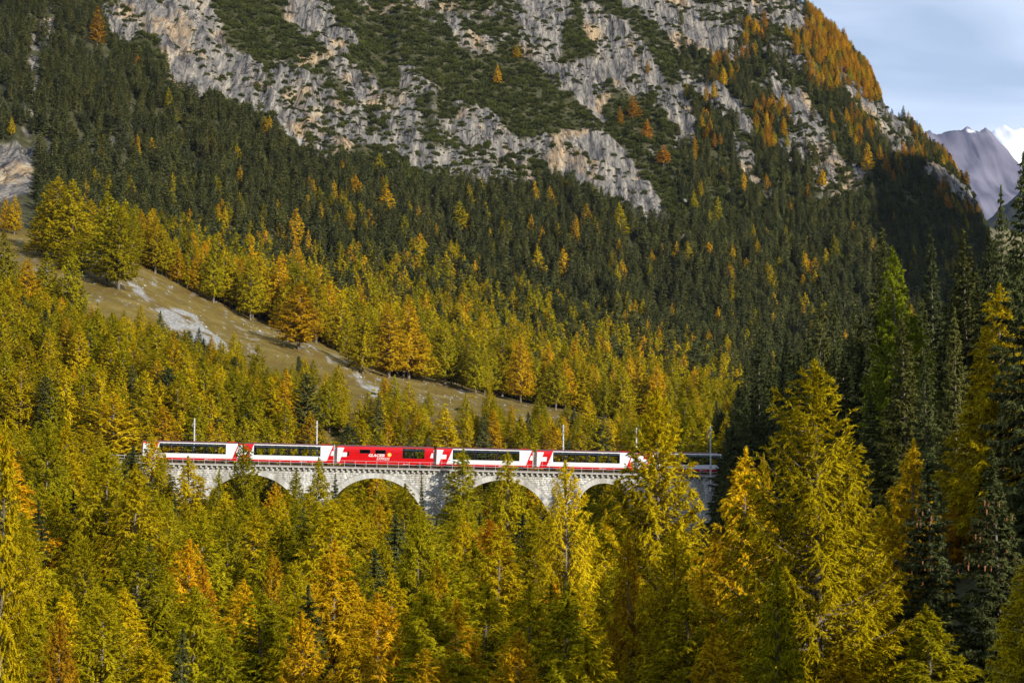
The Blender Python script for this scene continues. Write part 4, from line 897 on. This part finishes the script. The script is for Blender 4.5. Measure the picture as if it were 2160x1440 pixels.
# wood below and in front of the viaduct
CEX = [-150, 0, 150, 280, 300, 350, 420, 560, 620, 720, 760, 880, 920, 1000, 1100, 1150, 1200, 1230, 1320, 1400, 1500, 1560, 1640, 1700, 1850, 1900, 2000, 2160, 2400]
CEY = [830, 860, 880, 940, 1005, 1020, 1030, 1026, 1012, 1030, 1045, 1055, 1068, 1045, 1052, 1066, 1055, 1070, 1068, 1060, 1150, 1080, 1080, 1020, 1010, 980, 950, 900, 850]
def scatter(az0, az1, r0, r1, dens):
    n = int(.5 * math.radians(az1 - az0) * (r1 * r1 - r0 * r0) * dens)
    a = np.radians(rng.uniform(az0, az1, n)); r = np.sqrt(rng.uniform(r0 * r0, r1 * r1, n)); return r * np.sin(a), r * np.cos(a), r
rng = np.random.default_rng(5)
taken = [(t['x'], t['y'], t['hw']) for t in TREES if t['zone'] == 'fore']
X_, Y_, R__ = scatter(-18.5, 18.5, 100, 322, 1 / 26)
Zg = gz(X_, Y_)
for x, y, r, z in sorted(zip(X_, Y_, R__, Zg), key=lambda q: q[2]):
    u, v0 = project(x, y, z)
    lim = float(np.interp(u, CEX, CEY)) + random.uniform(0, 60)
    if r < 165: lim = max(lim, 1130 + random.uniform(0, 90) if u < 1500 else 1050 + random.uniform(0, 200))
    if r < 150: lim = max(lim, 1230)
    if u > 1500 and r < 200: lim += 40
    if abs(y - 327) < 9 and u > 150: continue
    h = random.uniform(17, 29); ztop_max = (930 - lim) / 3600 * r
    h = min(h, ztop_max - z)
    if h < 5.5: continue
    if any((x - a) ** 2 + (y - b) ** 2 < (.74 * (c + 3.0)) ** 2 for a, b, c in taken): continue
    kd = 'spruce' if random.random() < (.10 if u < 1450 else .55) else 'larch'
    hw = h * (random.uniform(.18, .25) if kd == 'larch' else random.uniform(.14, .19)); taken.append((x, y, hw))
    col = pick([Gc, Yc, Oc, Rc], [.58, .37, .05, 0] if u < 500 else [.46, .38, .14, .02]) if kd == 'larch' else pick(['spruce', 'spruce_olive'], [.7, .3])
    add_tree(x, y, h, hw, kd, col, 'fore', z=z)
# larch wood between the track and the meadow
X_, Y_, R__ = scatter(-19, 9.5, 334, 575, 1 / 25); Zg = gz(X_, Y_); LOX = [-60, 0, 120, 200, 400, 600, 850, 1100, 1350, 1500, 2300]; LOY = [640, 645, 640, 668, 735, 775, 845, 885, 915, 925, 930]
for x, y, r, z in zip(X_, Y_, R__, Zg):
    u, v0 = project(x, y, z)
    if v0 < np.interp(u, LOX, LOY) + random.uniform(0, 14): continue
    if abs(y - 327) < 11: continue
    lim = np.interp(u, [0, 300, 450, 600, 750, 900, 1150, 1350, 1500], [595, 690, 728, 782, 818, 848, 868, 882, 850]) + random.uniform(-6, 36) - (38 if random.random() < .12 else 0)
    h = random.uniform(12, 19) if r < 450 else random.uniform(11, 18)
    h = min(h, (930 - lim) / 3600 * r - z)
    if h < 6: continue
    kd = 'spruce' if random.random() < .10 else 'larch'
    if 330 < u < 720 and 800 > v0 > 700 and random.random() < .3: kd = 'spruce'
    hw = h * (random.uniform(.17, .245) if kd == 'larch' else random.uniform(.14, .19))
    col = pick([Gc, Yc, Oc, Rc], [.52, .39, .09, 0]) if kd == 'larch' else pick(['spruce', 'spruce_olive'], [.6, .4])
    add_tree(x, y, h, hw, kd, col, 'wood', z=z)
# row of larches along the upper edge of the meadow
px = 268.0
while px < 1500:
    for dpt in range(2):
        vb = np.interp(px, UPEDGE_X, UPEDGE_Y) - 4 - dpt * random.uniform(8, 26) + random.uniform(-5, 5); g = ground_hit(px + random.uniform(-6, 6), vb)
        if g is None or math.hypot(g[0], g[1]) > 860: continue
        r = math.hypot(g[0], g[1]); hp = random.uniform(92, 150) * (.8 if px < 450 else 1.0); h = hp / 3600 * r
        add_tree(g[0], g[1], min(h, 27), hp * random.uniform(.17, .24) * r / 3600, 'larch', pick([Gc, Yc, Oc, 'spruce'], [.52, .30, .14, .0]), 'edge')
    px += random.uniform(11, 21)
# dark mountain forest with scattered larches, and the mixed belt above the meadow
X_, Y_, R__ = scatter(-18.2, 17.2, 668, 1660, 1 / 24); Zg = gz(X_, Y_); rkv = grid_val(rk, X_, Y_); scv = grid_val(scree, X_, Y_)
Uu, Vg = project(X_, Y_, Zg); MBX = [250, 560, 700, 900, 1100, 1300, 1500, 1700]; MBY = [520, 560, 590, 575, 650, 720, 790, 830]
fl = np.interp(Uu, FLINE_X, FLINE_Y); nzf = fbm(X_ / 60, Y_ / 60, 0, 33, 3)
LPOLY = [(1700,-20,1870,180,.9),(1560,30,1620,110,.55),(1500,90,1560,180,.5),(1650,60,1700,110,.55),(1590,210,1665,300,.75),(1790,220,1830,300,.6),(1800,150,1870,200,.85),(1900,220,1980,330,.30),(1980,300,2080,450,.3),(1740,230,1860,350,.2),(1450,230,1530,330,.3),(1430,150,1520,200,.3),(1820,290,1900,370,.25)]
for x, y, r, z, u, v, rk_, sc_, f_, nn in zip(X_, Y_, R__, Zg, Uu, Vg, rkv, scv, fl, nzf):
    if u < -40 or u > 2200 or v < -90: continue
    if sc_ > .5: continue
    ue_ = np.interp(u, UPEDGE_X, UPEDGE_Y)
    if v > ue_ - 4: continue
    right = u > 1430 and v < 500
    inforest = v > f_ or right
    lp = 0.0
    for (a0, b0, a1, b1, p_) in LPOLY:
        if a0 < u < a1 and b0 < v - 18 < b1: lp = max(lp, p_)
    if not inforest: continue
    if rk_ > .5 and random.random() < ((.88 if u > 360 else .6) if not (lp > .5) else .4): continue
    if u < 80 and 300 < v < 500: continue
    if u < 360 and v < 450 and random.random() < .25: continue
    if right and lp < .4 and random.random() < .45: continue
    if nn > .66 and random.random() < .5: continue
    belt = u < 1560 and v > np.interp(u, MBX, MBY)
    bd_ = v - np.interp(u, MBX, MBY); pl = float(np.clip(.28 + bd_ / 110 * .5, .28, .86)) if (belt or (bd_ > -60 and u < 1560)) else max(lp, .045 if v > 400 else (.02 if v > 280 else .002))
    if not belt and bd_ > -60 and u < 1560: pl = max(.06, .28 * (1 + bd_ / 60))
    kd = 'larch' if random.random() < pl else 'spruce'
    h = random.uniform(11, 17) if not belt else random.uniform(15, 22)
    if right: h = random.uniform(9, 15)
    if u < 350 and v < 330: h *= .9
    hw = h * (random.uniform(.16, .22) if kd == 'larch' else random.uniform(.14, .20))
    if kd == 'larch': col = pick([Gc, Yc, Oc], [.50, .32, .18]) if belt else (pick([Oc, Rc, Gc], [.25, .6, .15]) if right else pick([Gc, Yc, Oc], [.4, .25, .35]))
    else: col = pick(['spruce', 'spruce_olive'], [.45, .55])
    add_tree(x, y, h, hw, kd, col, 'mountain', z=z - .5)
# dark wood on the right behind the foreground, and in the side valley
RCX = [1450, 1540, 1600, 1700, 1800, 1850, 2000, 2160, 2400]; RCY = [905, 850, 790, 720, 700, 640, 590, 480, 400]
X_, Y_, R__ = scatter(5.6, 18.5, 225, 700, 1 / 32); Zg = gz(X_, Y_)
for x, y, r, z in zip(X_, Y_, R__, Zg):
    u, v0 = project(x, y, z)
    if u < 1500 + (40 if r < 345 else 0): continue
    if abs(y - 327) < 7 and u < 1750: continue
    lim = np.interp(u, RCX, RCY) + random.uniform(0, 60); h = min(random.uniform(18, 30), (930 - lim) / 3600 * r - z)
    if h < 8: continue
    add_tree(x, y, h, h * random.uniform(.11, .15), 'spruce', pick(['spruce', 'spruce_olive'], [.7, .3]), 'dark', z=z)
# wooded slopes outside the picture on the right and behind the camera (they throw the foreground shadows)
for a0, a1, r0, r1, dn in ((19, 60, 60, 420, 1 / 45), (60, 150, 34, 330, 1 / 45), (-40, -19, 80, 420, 1 / 90), (150, 200, 40, 200, 1 / 90)):
    X_, Y_, R__ = scatter(a0, a1, r0, r1, dn); Zg = gz(X_, Y_)
    for x, y, z in zip(X_, Y_, Zg):
        h = random.uniform(15, 25); a_c = .766 * x + .643 * y; w_c = z + h - .4663 * (.643 * x - .766 * y)
        if (71 < a_c < 89.5 and w_c > 12) or (90 < a_c < 101 and w_c > 22) or (129 < a_c < 147 and w_c > 40): continue
        add_tree(x, y, h, h * .15, 'spruce' if a0 > 0 else 'larch', 'spruce' if a0 > 0 else Gc, 'side', z=z)

# tall spruces on the bank right of the camera, just outside the picture, whose tips shade the bottom of the view
for a_c, w_c in ((90.8, 37), (94, 33), (73, 34), (70, 35), (66.5, 35), (62, 34), (57.5, 32), (104.5, 40), (109, 41), (113, 42)):
    x, y = .766 * a_c - 19.3, .643 * a_c + 23; g = float(gz(x, y)); add_tree(x, y, w_c - 14 - g, 3.0, 'spruce', 'spruce', 'side', z=g)
# ---- rank by what the picture shows of each tree
bins = np.full(2400, 2000.0)
for t in TREES:
    t['r'] = math.hypot(t['x'], t['y'])
    if t['y'] < 20: t['vis'] = 0; continue
    u, vt = project(t['x'], t['y'], t['z'] + t['h']); _, vb = project(t['x'], t['y'], t['z']); t['u'] = float(u); t['vt'] = float(vt); t['vb'] = float(vb); t['wp'] = t['hw'] / t['r'] * 3600
for t in sorted([t for t in TREES if 'u' in t], key=lambda t: t['r']):
    u, w_ = t['u'], max(2, t['wp'] * .5); i0, i1 = int(max(0, u - w_ + 100)), int(min(2399, u + w_ + 100))
    if i1 <= i0 or u < -60 or u > 2220 or t['vt'] > 1430: t['vis'] = 0; continue
    top = max(t['vt'], 0); sky_ = np.minimum(bins[i0:i1], 1440); t['vis'] = float(np.clip(np.minimum(sky_, t['vb']) - top, 0, None).mean()) * t['wp']
    xx = np.arange(i0, i1) - 100 - u; prof = t['vt'] + (t['vb'] - t['vt']) * (.12 + .75 * np.abs(xx) / max(t['wp'], 1)); bins[i0:i1] = np.minimum(bins[i0:i1], prof)
for kd in ('larch', 'spruce'):
    L_ = sorted([t for t in TREES if (t['kind'] == kd or (kd == 'larch' and t['kind'] == 'candle')) and t.get('vis', 0) > 0], key=lambda t: -t['vis'])
    for t in L_[:298]: t['ind'] = True
    print('TREES', kd, len(L_), 'smallest individual area', L_[min(297, len(L_) - 1)]['vis'])
print('TREES total', len(TREES), 'zones', {z: sum(t['zone'] == z for t in TREES) for z in ('fore', 'wood', 'edge', 'mountain', 'dark', 'side', 'slope')})

# ---- labels
COLW = {Gc: 'yellow green', Yc: 'golden yellow', Oc: 'golden orange', Rc: 'rusty orange', Fc_: 'fresh green', 'spruce': 'dark green', 'spruce_olive': 'olive green'}
SPOTS = [(-200, 60, 'by the left photo edge'), (60, 180, 'far left of the train'), (180, 300, 'just left of the train'), (300, 400, "the first coach's left half"), (400, 500, "the first coach's right half"), (500, 603, "the second coach's left half"), (603, 706, "the second coach's right half"), (706, 812, "the red coach's left half"), (812, 918, "the red coach's right half"), (918, 1023, "the fourth coach's left half"), (1023, 1128, "the fourth coach's right half"), (1128, 1232, "the fifth coach's left half"), (1232, 1336, "the fifth coach's right half"), (1336, 1440, "the shaded coach's left half"), (1440, 1545, "the shaded coach's right half"), (1545, 1650, 'just right of the train'), (1650, 1850, 'well right of the train'), (1850, 2000, 'far right of the train'), (2000, 2400, 'by the right photo edge')]
def where(t):
    sp_ = next(s for a, b, s in SPOTS if a <= t['u'] < b); pre = 'coach' in sp_; ab = ('above ' + sp_) if pre else sp_; z = t['zone']
    if z == 'fore': return ('nearest the camera' if t['r'] < 135 else ('in mid gorge' if t['r'] < 220 else 'near the viaduct wall'), ('below ' + sp_) if pre else sp_)
    if z == 'wood': return ('in near wood' if t['vt'] > 800 else 'in upper wood', ab)
    if z == 'edge': return ('on the meadow edge', ab)
    if z == 'slope': return ('beside the meadow' if t['vb'] > 530 and t['u'] < 950 else 'among dark spruces', ab)
    if z == 'dark': return ('in front dark wood' if t['r'] < 300 else ('in middle dark wood' if t['r'] < 400 else 'in back dark wood'), ab)
    return ('on high crags' if t['vb'] < 250 else ('mid mountainside' if t['vb'] < 480 else 'low mountainside'), ab)
ORD = ['first', 'second', 'third', 'fourth', 'fifth', 'sixth', 'seventh', 'eighth', 'ninth', 'tenth', 'eleventh', 'twelfth', 'thirteenth', 'fourteenth', 'fifteenth', 'sixteenth', 'seventeenth', 'eighteenth', 'nineteenth', 'twentieth']
SPECIAL = {(1722, 762): 'big yellow larch with upturned candle branches, tallest in the right foreground', (1385, 818): 'tall yellow larch standing in front of the gap before the shaded coach',
 (1562, 945): 'pointed golden orange larch just right of the shaded coach, its foot in shadow', (2105, 598): 'golden larch glowing among dark spruces at the right edge', (1890, 522): 'fresh green larch in front of the tallest right hand spruce',
 (1868, 483): 'tallest olive spruce in the right wood, behind the fresh green larch', (1966, 948): 'dark spruce hung with reddish cones beside the golden orange larch', (2105, 948): 'young spruce with bare pale leader and cones near the right edge',
 (1195, 972): 'yellow larch covering the pier left of the small arch', (1070, 955): 'yellow green larch standing in the third arch, tip over the coach', (975, 946): 'slim yellow green larch beside the tree shadow on the wall',
 (432, 1178): 'narrow rusty orange larch in the left foreground', (382, 1325): 'small nearly black spruce at the bottom left', (890, 1000): 'thin sparse olive spruce against the pale wall right of the second arch',
 (8, 885): 'large shaded golden larch cut by the left edge of the photo', (705, 1138): 'broad golden orange larch left of centre in the foreground', (705, 1000): 'small dark spruce against the wall below the red coach end', (2160, 325): 'black spruce cut by the right edge, highest against the sky', (2112, 394): 'slim black spruce in front of the distant mountains'}
inds = [t for t in TREES if t.get('ind')]
buckets = {}
fore_iter = iter(FORE); 
for t, fdef in zip([t for t in TREES if t['zone'] == 'fore' and t['exact']], FORE):
    if (fdef[0], fdef[1]) in SPECIAL: t['label'] = SPECIAL[(fdef[0], fdef[1])]
for t in inds:
    if 'label' in t: continue
    sz = 'tall ' if (t['vb'] - t['vt']) > 130 else ('small ' if (t['vb'] - t['vt']) < 70 else '')
    kd = 'spruce' if t['kind'] == 'spruce' else 'larch'; buckets.setdefault((sz, COLW[t['col']], kd, where(t)), []).append(t)
for (sz, cw, kd, (a, b)), L_ in buckets.items():
    L_.sort(key=lambda t: t['u'])
    for i, t in enumerate(L_):
        t['label'] = (f'{ORD[i]} {sz}{cw} {kd} from left' if len(L_) > 1 and i < 20 else f'{sz}{cw} {kd}') + f' {a} {b}'
for t in inds:
    if len(t['label'].split()) > 16: t['label'] = t['label'].replace("'s left half", '').replace("'s right half", '')
    if len(t['label'].split()) > 16: t['label'] = t['label'].replace(' on the meadow edge', ' at meadow edge')
    if len(t['label'].split()) > 16: print('LONG', t['label'])
seen = {}
for t in inds: seen.setdefault(t['label'], []).append(t)
for lb_, L_ in seen.items():
    if len(L_) > 1:
        L_.sort(key=lambda t: t['r'])
        for i, t in enumerate(L_): t['label'] = lb_.replace('tall ', '').replace('small ', '') + (', front one' if i == 0 else (', rear one' if i == len(L_) - 1 else f', {ORD[i]} from the front'))
# ---- build individuals: empty > trunk, crown
GRP = {'fore': 'trees in the gorge in front of the viaduct', 'wood': 'larch wood behind the train', 'edge': 'larches along the upper meadow edge', 'mountain': 'trees on the mountainside', 'slope': 'single larches on the slope', 'dark': 'dark trees on the right', 'side': 'trees on the side slopes'}
def pick_proto(t):
    kd = 'spruce' if t['kind'] == 'spruce' else 'larch'
    if t['kind'] == 'candle': return 'candle_near', 0
    lod = 'near' if t['r'] < 325 else ('mid' if t['r'] < 760 else 'far'); 
    if t['zone'] == 'slope' or (lod == 'far' and t['h'] / t['r'] * 3600 > 50): lod = 'mid'
    key = f'{kd}_{lod}'; return key, random.randrange(len(PROTO[key]))
SPREAD = {k: float(np.mean([np.percentile(np.abs(p[1][0][p[1][0][:, 2] < 11][:, 0]), 93) for p in v])) for k, v in PROTO.items()}
cone = MB(); cone.tube((0, 0, 0), (0, 0, -.22), .05, .022, 6); cone_me = cone.mesh('cone', [noisy('cone_brown', (.38, .17, .08), (.26, .11, .05), 20)])
for t in inds:
    key, i = pick_proto(t); kd = 'spruce' if t['kind'] == 'spruce' else 'larch'
    root = thing('spruce_tree' if kd == 'spruce' else 'larch_tree', (t['x'], t['y'], t['z']), t['label'], 'spruce' if kd == 'spruce' else 'larch', GRP[t['zone']])
    s = t['h'] / 20; sx = t['hw'] / SPREAD[key] if t['exact'] else max(t['hw'] / SPREAD[key], .5 * s)
    root.scale = (sx, sx, s); root.rotation_euler = (0, 0, random.uniform(0, 6.28))
    link('trunk', PROTO[key][i][0], root)
    c = link('crown', crown_mesh(key, i), root)
    f_ = random.random(); ca_, cb_ = FCOL[t['col']]; c.color = (*[a_ * (1 - f_) + b_ * f_ for a_, b_ in zip(ca_, cb_)], 1)
    if t['label'].find('cones') > 0:
        V0 = PROTO[key][i][1][0]; cand = V0[(V0[:, 2] > 11.5) & (V0[:, 2] < 18.2) & (np.hypot(V0[:, 0], V0[:, 1]) > .5)]
        for j in rng.choice(len(cand), 70, replace=False):
            o = link('cone', cone_me, root); o.location = tuple(cand[j]); o.scale = (1.3 / sx, 1.3 / sx, 1.4 / s)

# ---- the rest as one body of wood per kind (points carrying tree meshes)
hidden = bpy.data.collections.new('tree_sources')
def gn_scatter(name, label, pts, scl, rot, idx_, protos):
    col = bpy.data.collections.new(name + '_sources')
    for k, me_ in enumerate(protos):
        o = bpy.data.objects.new(f'source_{k:02d}', me_); col.objects.link(o)
    me_ = bpy.data.meshes.new(name); me_.vertices.add(len(pts)); me_.vertices.foreach_set('co', np.ascontiguousarray(pts, np.float32).ravel())
    a = me_.attributes.new('tree_scale', 'FLOAT_VECTOR', 'POINT'); a.data.foreach_set('vector', np.ascontiguousarray(scl, np.float32).ravel())
    r3 = np.zeros((len(pts), 3), np.float32); r3[:, 2] = rot; a = me_.attributes.new('tree_rot', 'FLOAT_VECTOR', 'POINT'); a.data.foreach_set('vector', r3.ravel())
    a = me_.attributes.new('tree_idx', 'INT', 'POINT'); a.data.foreach_set('value', np.ascontiguousarray(idx_, np.int32)); me_.update()
    o = tag(link(name, me_), label, kind='stuff')
    g = bpy.data.node_groups.new(name + '_nodes', 'GeometryNodeTree'); g.interface.new_socket('Geometry', in_out='INPUT', socket_type='NodeSocketGeometry'); g.interface.new_socket('Geometry', in_out='OUTPUT', socket_type='NodeSocketGeometry')
    n = g.nodes; l = g.links; gi = n.new('NodeGroupInput'); go = n.new('NodeGroupOutput'); ip = n.new('GeometryNodeInstanceOnPoints'); ci = n.new('GeometryNodeCollectionInfo')
    ci.inputs['Collection'].default_value = col; ci.inputs['Separate Children'].default_value = True; ci.inputs['Reset Children'].default_value = True
    def na(nm, ty):
        q = n.new('GeometryNodeInputNamedAttribute'); q.data_type = ty; q.inputs['Name'].default_value = nm; return next(s_ for s_ in q.outputs if s_.enabled and s_.name == 'Attribute')
    l.new(gi.outputs[0], ip.inputs['Points']); l.new(ci.outputs[0], ip.inputs['Instance']); ip.inputs['Pick Instance'].default_value = True
    l.new(na('tree_idx', 'INT'), ip.inputs['Instance Index']); l.new(na('tree_scale', 'FLOAT_VECTOR'), ip.inputs['Scale']); l.new(na('tree_rot', 'FLOAT_VECTOR'), ip.inputs['Rotation'])
    l.new(ip.outputs[0], go.inputs[0]); md = o.modifiers.new('trees', 'NODES'); md.node_group = g
    return o
def joined(key, i, mkey):
    tm, (V, F, t_, nr) = PROTO[key][i]; tv = np.empty(len(tm.vertices) * 3, np.float32); tm.vertices.foreach_get('co', tv); tv = tv.reshape(-1, 3)
    q = np.empty(len(tm.polygons) * 4, np.int32); tm.loops.foreach_get('vertex_index', q); q = q.reshape(-1, 4)
    tri = np.concatenate([q[:, :3], q[:, [0, 2, 3]]]) + len(V)
    me_ = mesh_np('tree', np.concatenate([V, tv]), np.concatenate([F, tri]), [M[mkey], M['bark']], midx=np.r_[np.zeros(len(F)), np.ones(len(tri))], fattr={'tint': np.r_[t_, np.ones(len(tri))]})
    vn_ = np.concatenate([nr, np.zeros((len(tv), 3))]); me_.normals_split_custom_set_from_vertices(vn_); return me_
for kd, mk, nm, lb in (('larch', [Gc, Yc, Oc, Rc], 'larch_wood', 'remaining yellow and orange larches filling the woods'), ('spruce', ['spruce', 'spruce_olive'], 'spruce_forest', 'dense dark spruce and pine forest covering the mountainside')):
    protos = []; slot = {}
    for lod in ('mid', 'far'):
        for i in range(len(PROTO[f'{kd}_{lod}'])):
            for m_ in mk: slot[(lod, i, m_)] = len(protos); protos.append(joined(f'{kd}_{lod}', i, m_))
    rest = [t for t in TREES if not t.get('ind') and (t['kind'] == kd or (kd == 'larch' and t['kind'] == 'candle'))]
    P = []; S_ = []; Rt = []; I_ = []
    for t in rest:
        lod = 'mid' if t['r'] < 700 and t['zone'] != 'side' else 'far'; key = f'{kd}_{lod}'; i = random.randrange(len(PROTO[key])); c_ = t['col'] if t['col'] in mk else mk[0]
        s = t['h'] / 20; sx = t['hw'] / SPREAD[key]; P.append((t['x'], t['y'], t['z'])); S_.append((sx, sx, s)); Rt.append(random.uniform(0, 6.28)); I_.append(slot[(lod, i, c_)])
    gn_scatter(nm, lb, np.array(P), np.array(S_), np.array(Rt), np.array(I_), protos)
# mountain pine scrub on the crags
X_, Y_, R__ = scatter(-18, 17.2, 820, 1650, 1 / 7); Zg = gz(X_, Y_); Uu, Vg = project(X_, Y_, Zg); rkv = grid_val(rk, X_, Y_); scv = grid_val(scree, X_, Y_); nn = fbm(X_ / 22, Y_ / 22, 0, 55, 3); sv = grid_val(saw, X_, Y_); nn = nn + .22 * ((sv > .75) | (sv < .10)) - .03
fl = np.interp(Uu, FLINE_X, FLINE_Y) + 25; keep = (Uu > -40) & (Uu < 2200) & (Vg > -60) & ((Vg < fl) | (Uu > 1430)) & (scv < .4)
mxv = grid_val(mixm, X_, Y_); pr = np.where(rkv > .5, .02 + .40 * np.clip((nn - .5) * 6, 0, 1) + .30 * mxv, .75 + .25 * np.clip((nn - .42) * 6, 0, 1)); keep &= rng.uniform(0, 1, len(X_)) < pr
X_, Y_, Zg, rkv = X_[keep], Y_[keep], Zg[keep], rkv[keep]; n = len(X_); sc_ = (.35 + 1.2 * rng.uniform(0, 1, n) ** 2) * np.where(rkv > .5, .75, 1.0)
gn_scatter('pine_scrub', 'low dark green mountain pine scrub clinging to the rocks', np.stack([X_, Y_, Zg - .3], 1), np.stack([sc_ * 1.1, sc_ * 1.1, sc_ * rng.uniform(.7, 2.0, n)], 1), rng.uniform(0, 6.28, n), rng.integers(0, 4, n),
           [mesh_np('scrub_bush', V, F, [M['scrub']], fattr={'tint': t_}) for V, F, t_ in BUSH])
# undergrowth on the gorge floor and below the larches
X_, Y_, R__ = scatter(-18.2, 18.2, 75, 640, 1 / 16); Zg = gz(X_, Y_); Uu, Vg = project(X_, Y_, Zg); keep = ((Vg > np.interp(Uu, LOX, LOY) + np.interp(Uu, [0, 300, 600], [4, 20, 70])) | (rng.uniform(0, 1, len(X_)) < .012)) & (np.abs(Y_ - 327) > 6)
X_, Y_, Zg = X_[keep], Y_[keep], Zg[keep]; n = len(X_); sc_ = rng.uniform(.15, .6, n)
gn_scatter('undergrowth', 'low bushes and young growth on the forest floor', np.stack([X_, Y_, Zg - .1], 1), np.stack([sc_, sc_, sc_], 1), rng.uniform(0, 6.28, n), rng.integers(0, 4, n),
           [mesh_np('low_bush', V, F, [M['scrub'] if k % 2 else M['larch_green']], fattr={'tint': t_}) for k, (V, F, t_) in enumerate(BUSH)])
# pale boulders and stones strewn over the meadow and scree
r9 = np.random.default_rng(3); stones_m = []
for k in range(3):
    a = [(0, 0, 1), (.9, 0, .3), (.2, .85, .35), (-.75, .4, .25), (-.6, -.7, .3), (.35, -.85, .3), (0, 0, -.5)]; v = np.array(a) * r9.uniform(.7, 1.2, (7, 3)); f = [(0, i, i % 5 + 1) for i in range(1, 6)] + [(6, i % 5 + 1, i) for i in range(1, 6)]
    stones_m.append(mesh_np('boulder_piece', v, np.array(f), [noisy(f'limestone_{k}', (.5, .48, .45), (.33, .32, .3), 2)]))
rng = np.random.default_rng(31)
X_, Y_, R__ = scatter(-18, 8, 470, 680, 1 / 5.0); cl = fbm(X_ / 12, Y_ / 20, 0, 66, 3); scv = grid_val(scree, X_, Y_); keep = rng.uniform(0, 1, len(X_)) < np.clip((cl - .55) * 1.6, 0, 1) + scv * .5
X_, Y_ = X_[keep], Y_[keep]; n = len(X_); sc_ = rng.uniform(.12, .5, n) ** 1.0 * np.where(rng.uniform(0, 1, n) > .97, 2.2, 1)
gn_scatter('strewn_stones', 'pale limestone rubble strewn over the brown meadow', np.stack([X_, Y_, gz(X_, Y_)], 1), np.stack([sc_, sc_, sc_ * .8], 1), rng.uniform(0, 6.28, n), rng.integers(0, 3, n), stones_m)

# ------------------------------------------------------------------ valley air
hz = MB(); hz.box(-9800, 9800, -9800, 21000, -120, 3600); hm = bpy.data.materials.new('haze_air'); hm.use_nodes = True; t = hm.node_tree; t.nodes.clear()
o_ = t.nodes.new('ShaderNodeOutputMaterial'); pv = t.nodes.new('ShaderNodeVolumePrincipled'); pv.inputs['Color'].default_value = (.55, .66, 1.0, 1); pv.inputs['Density'].default_value = 1.3e-5; pv.inputs['Anisotropy'].default_value = 0.0
t.links.new(pv.outputs[0], o_.inputs['Volume'])
tag(hz.build('haze', [hm]), 'thin blue valley air', kind='stuff')
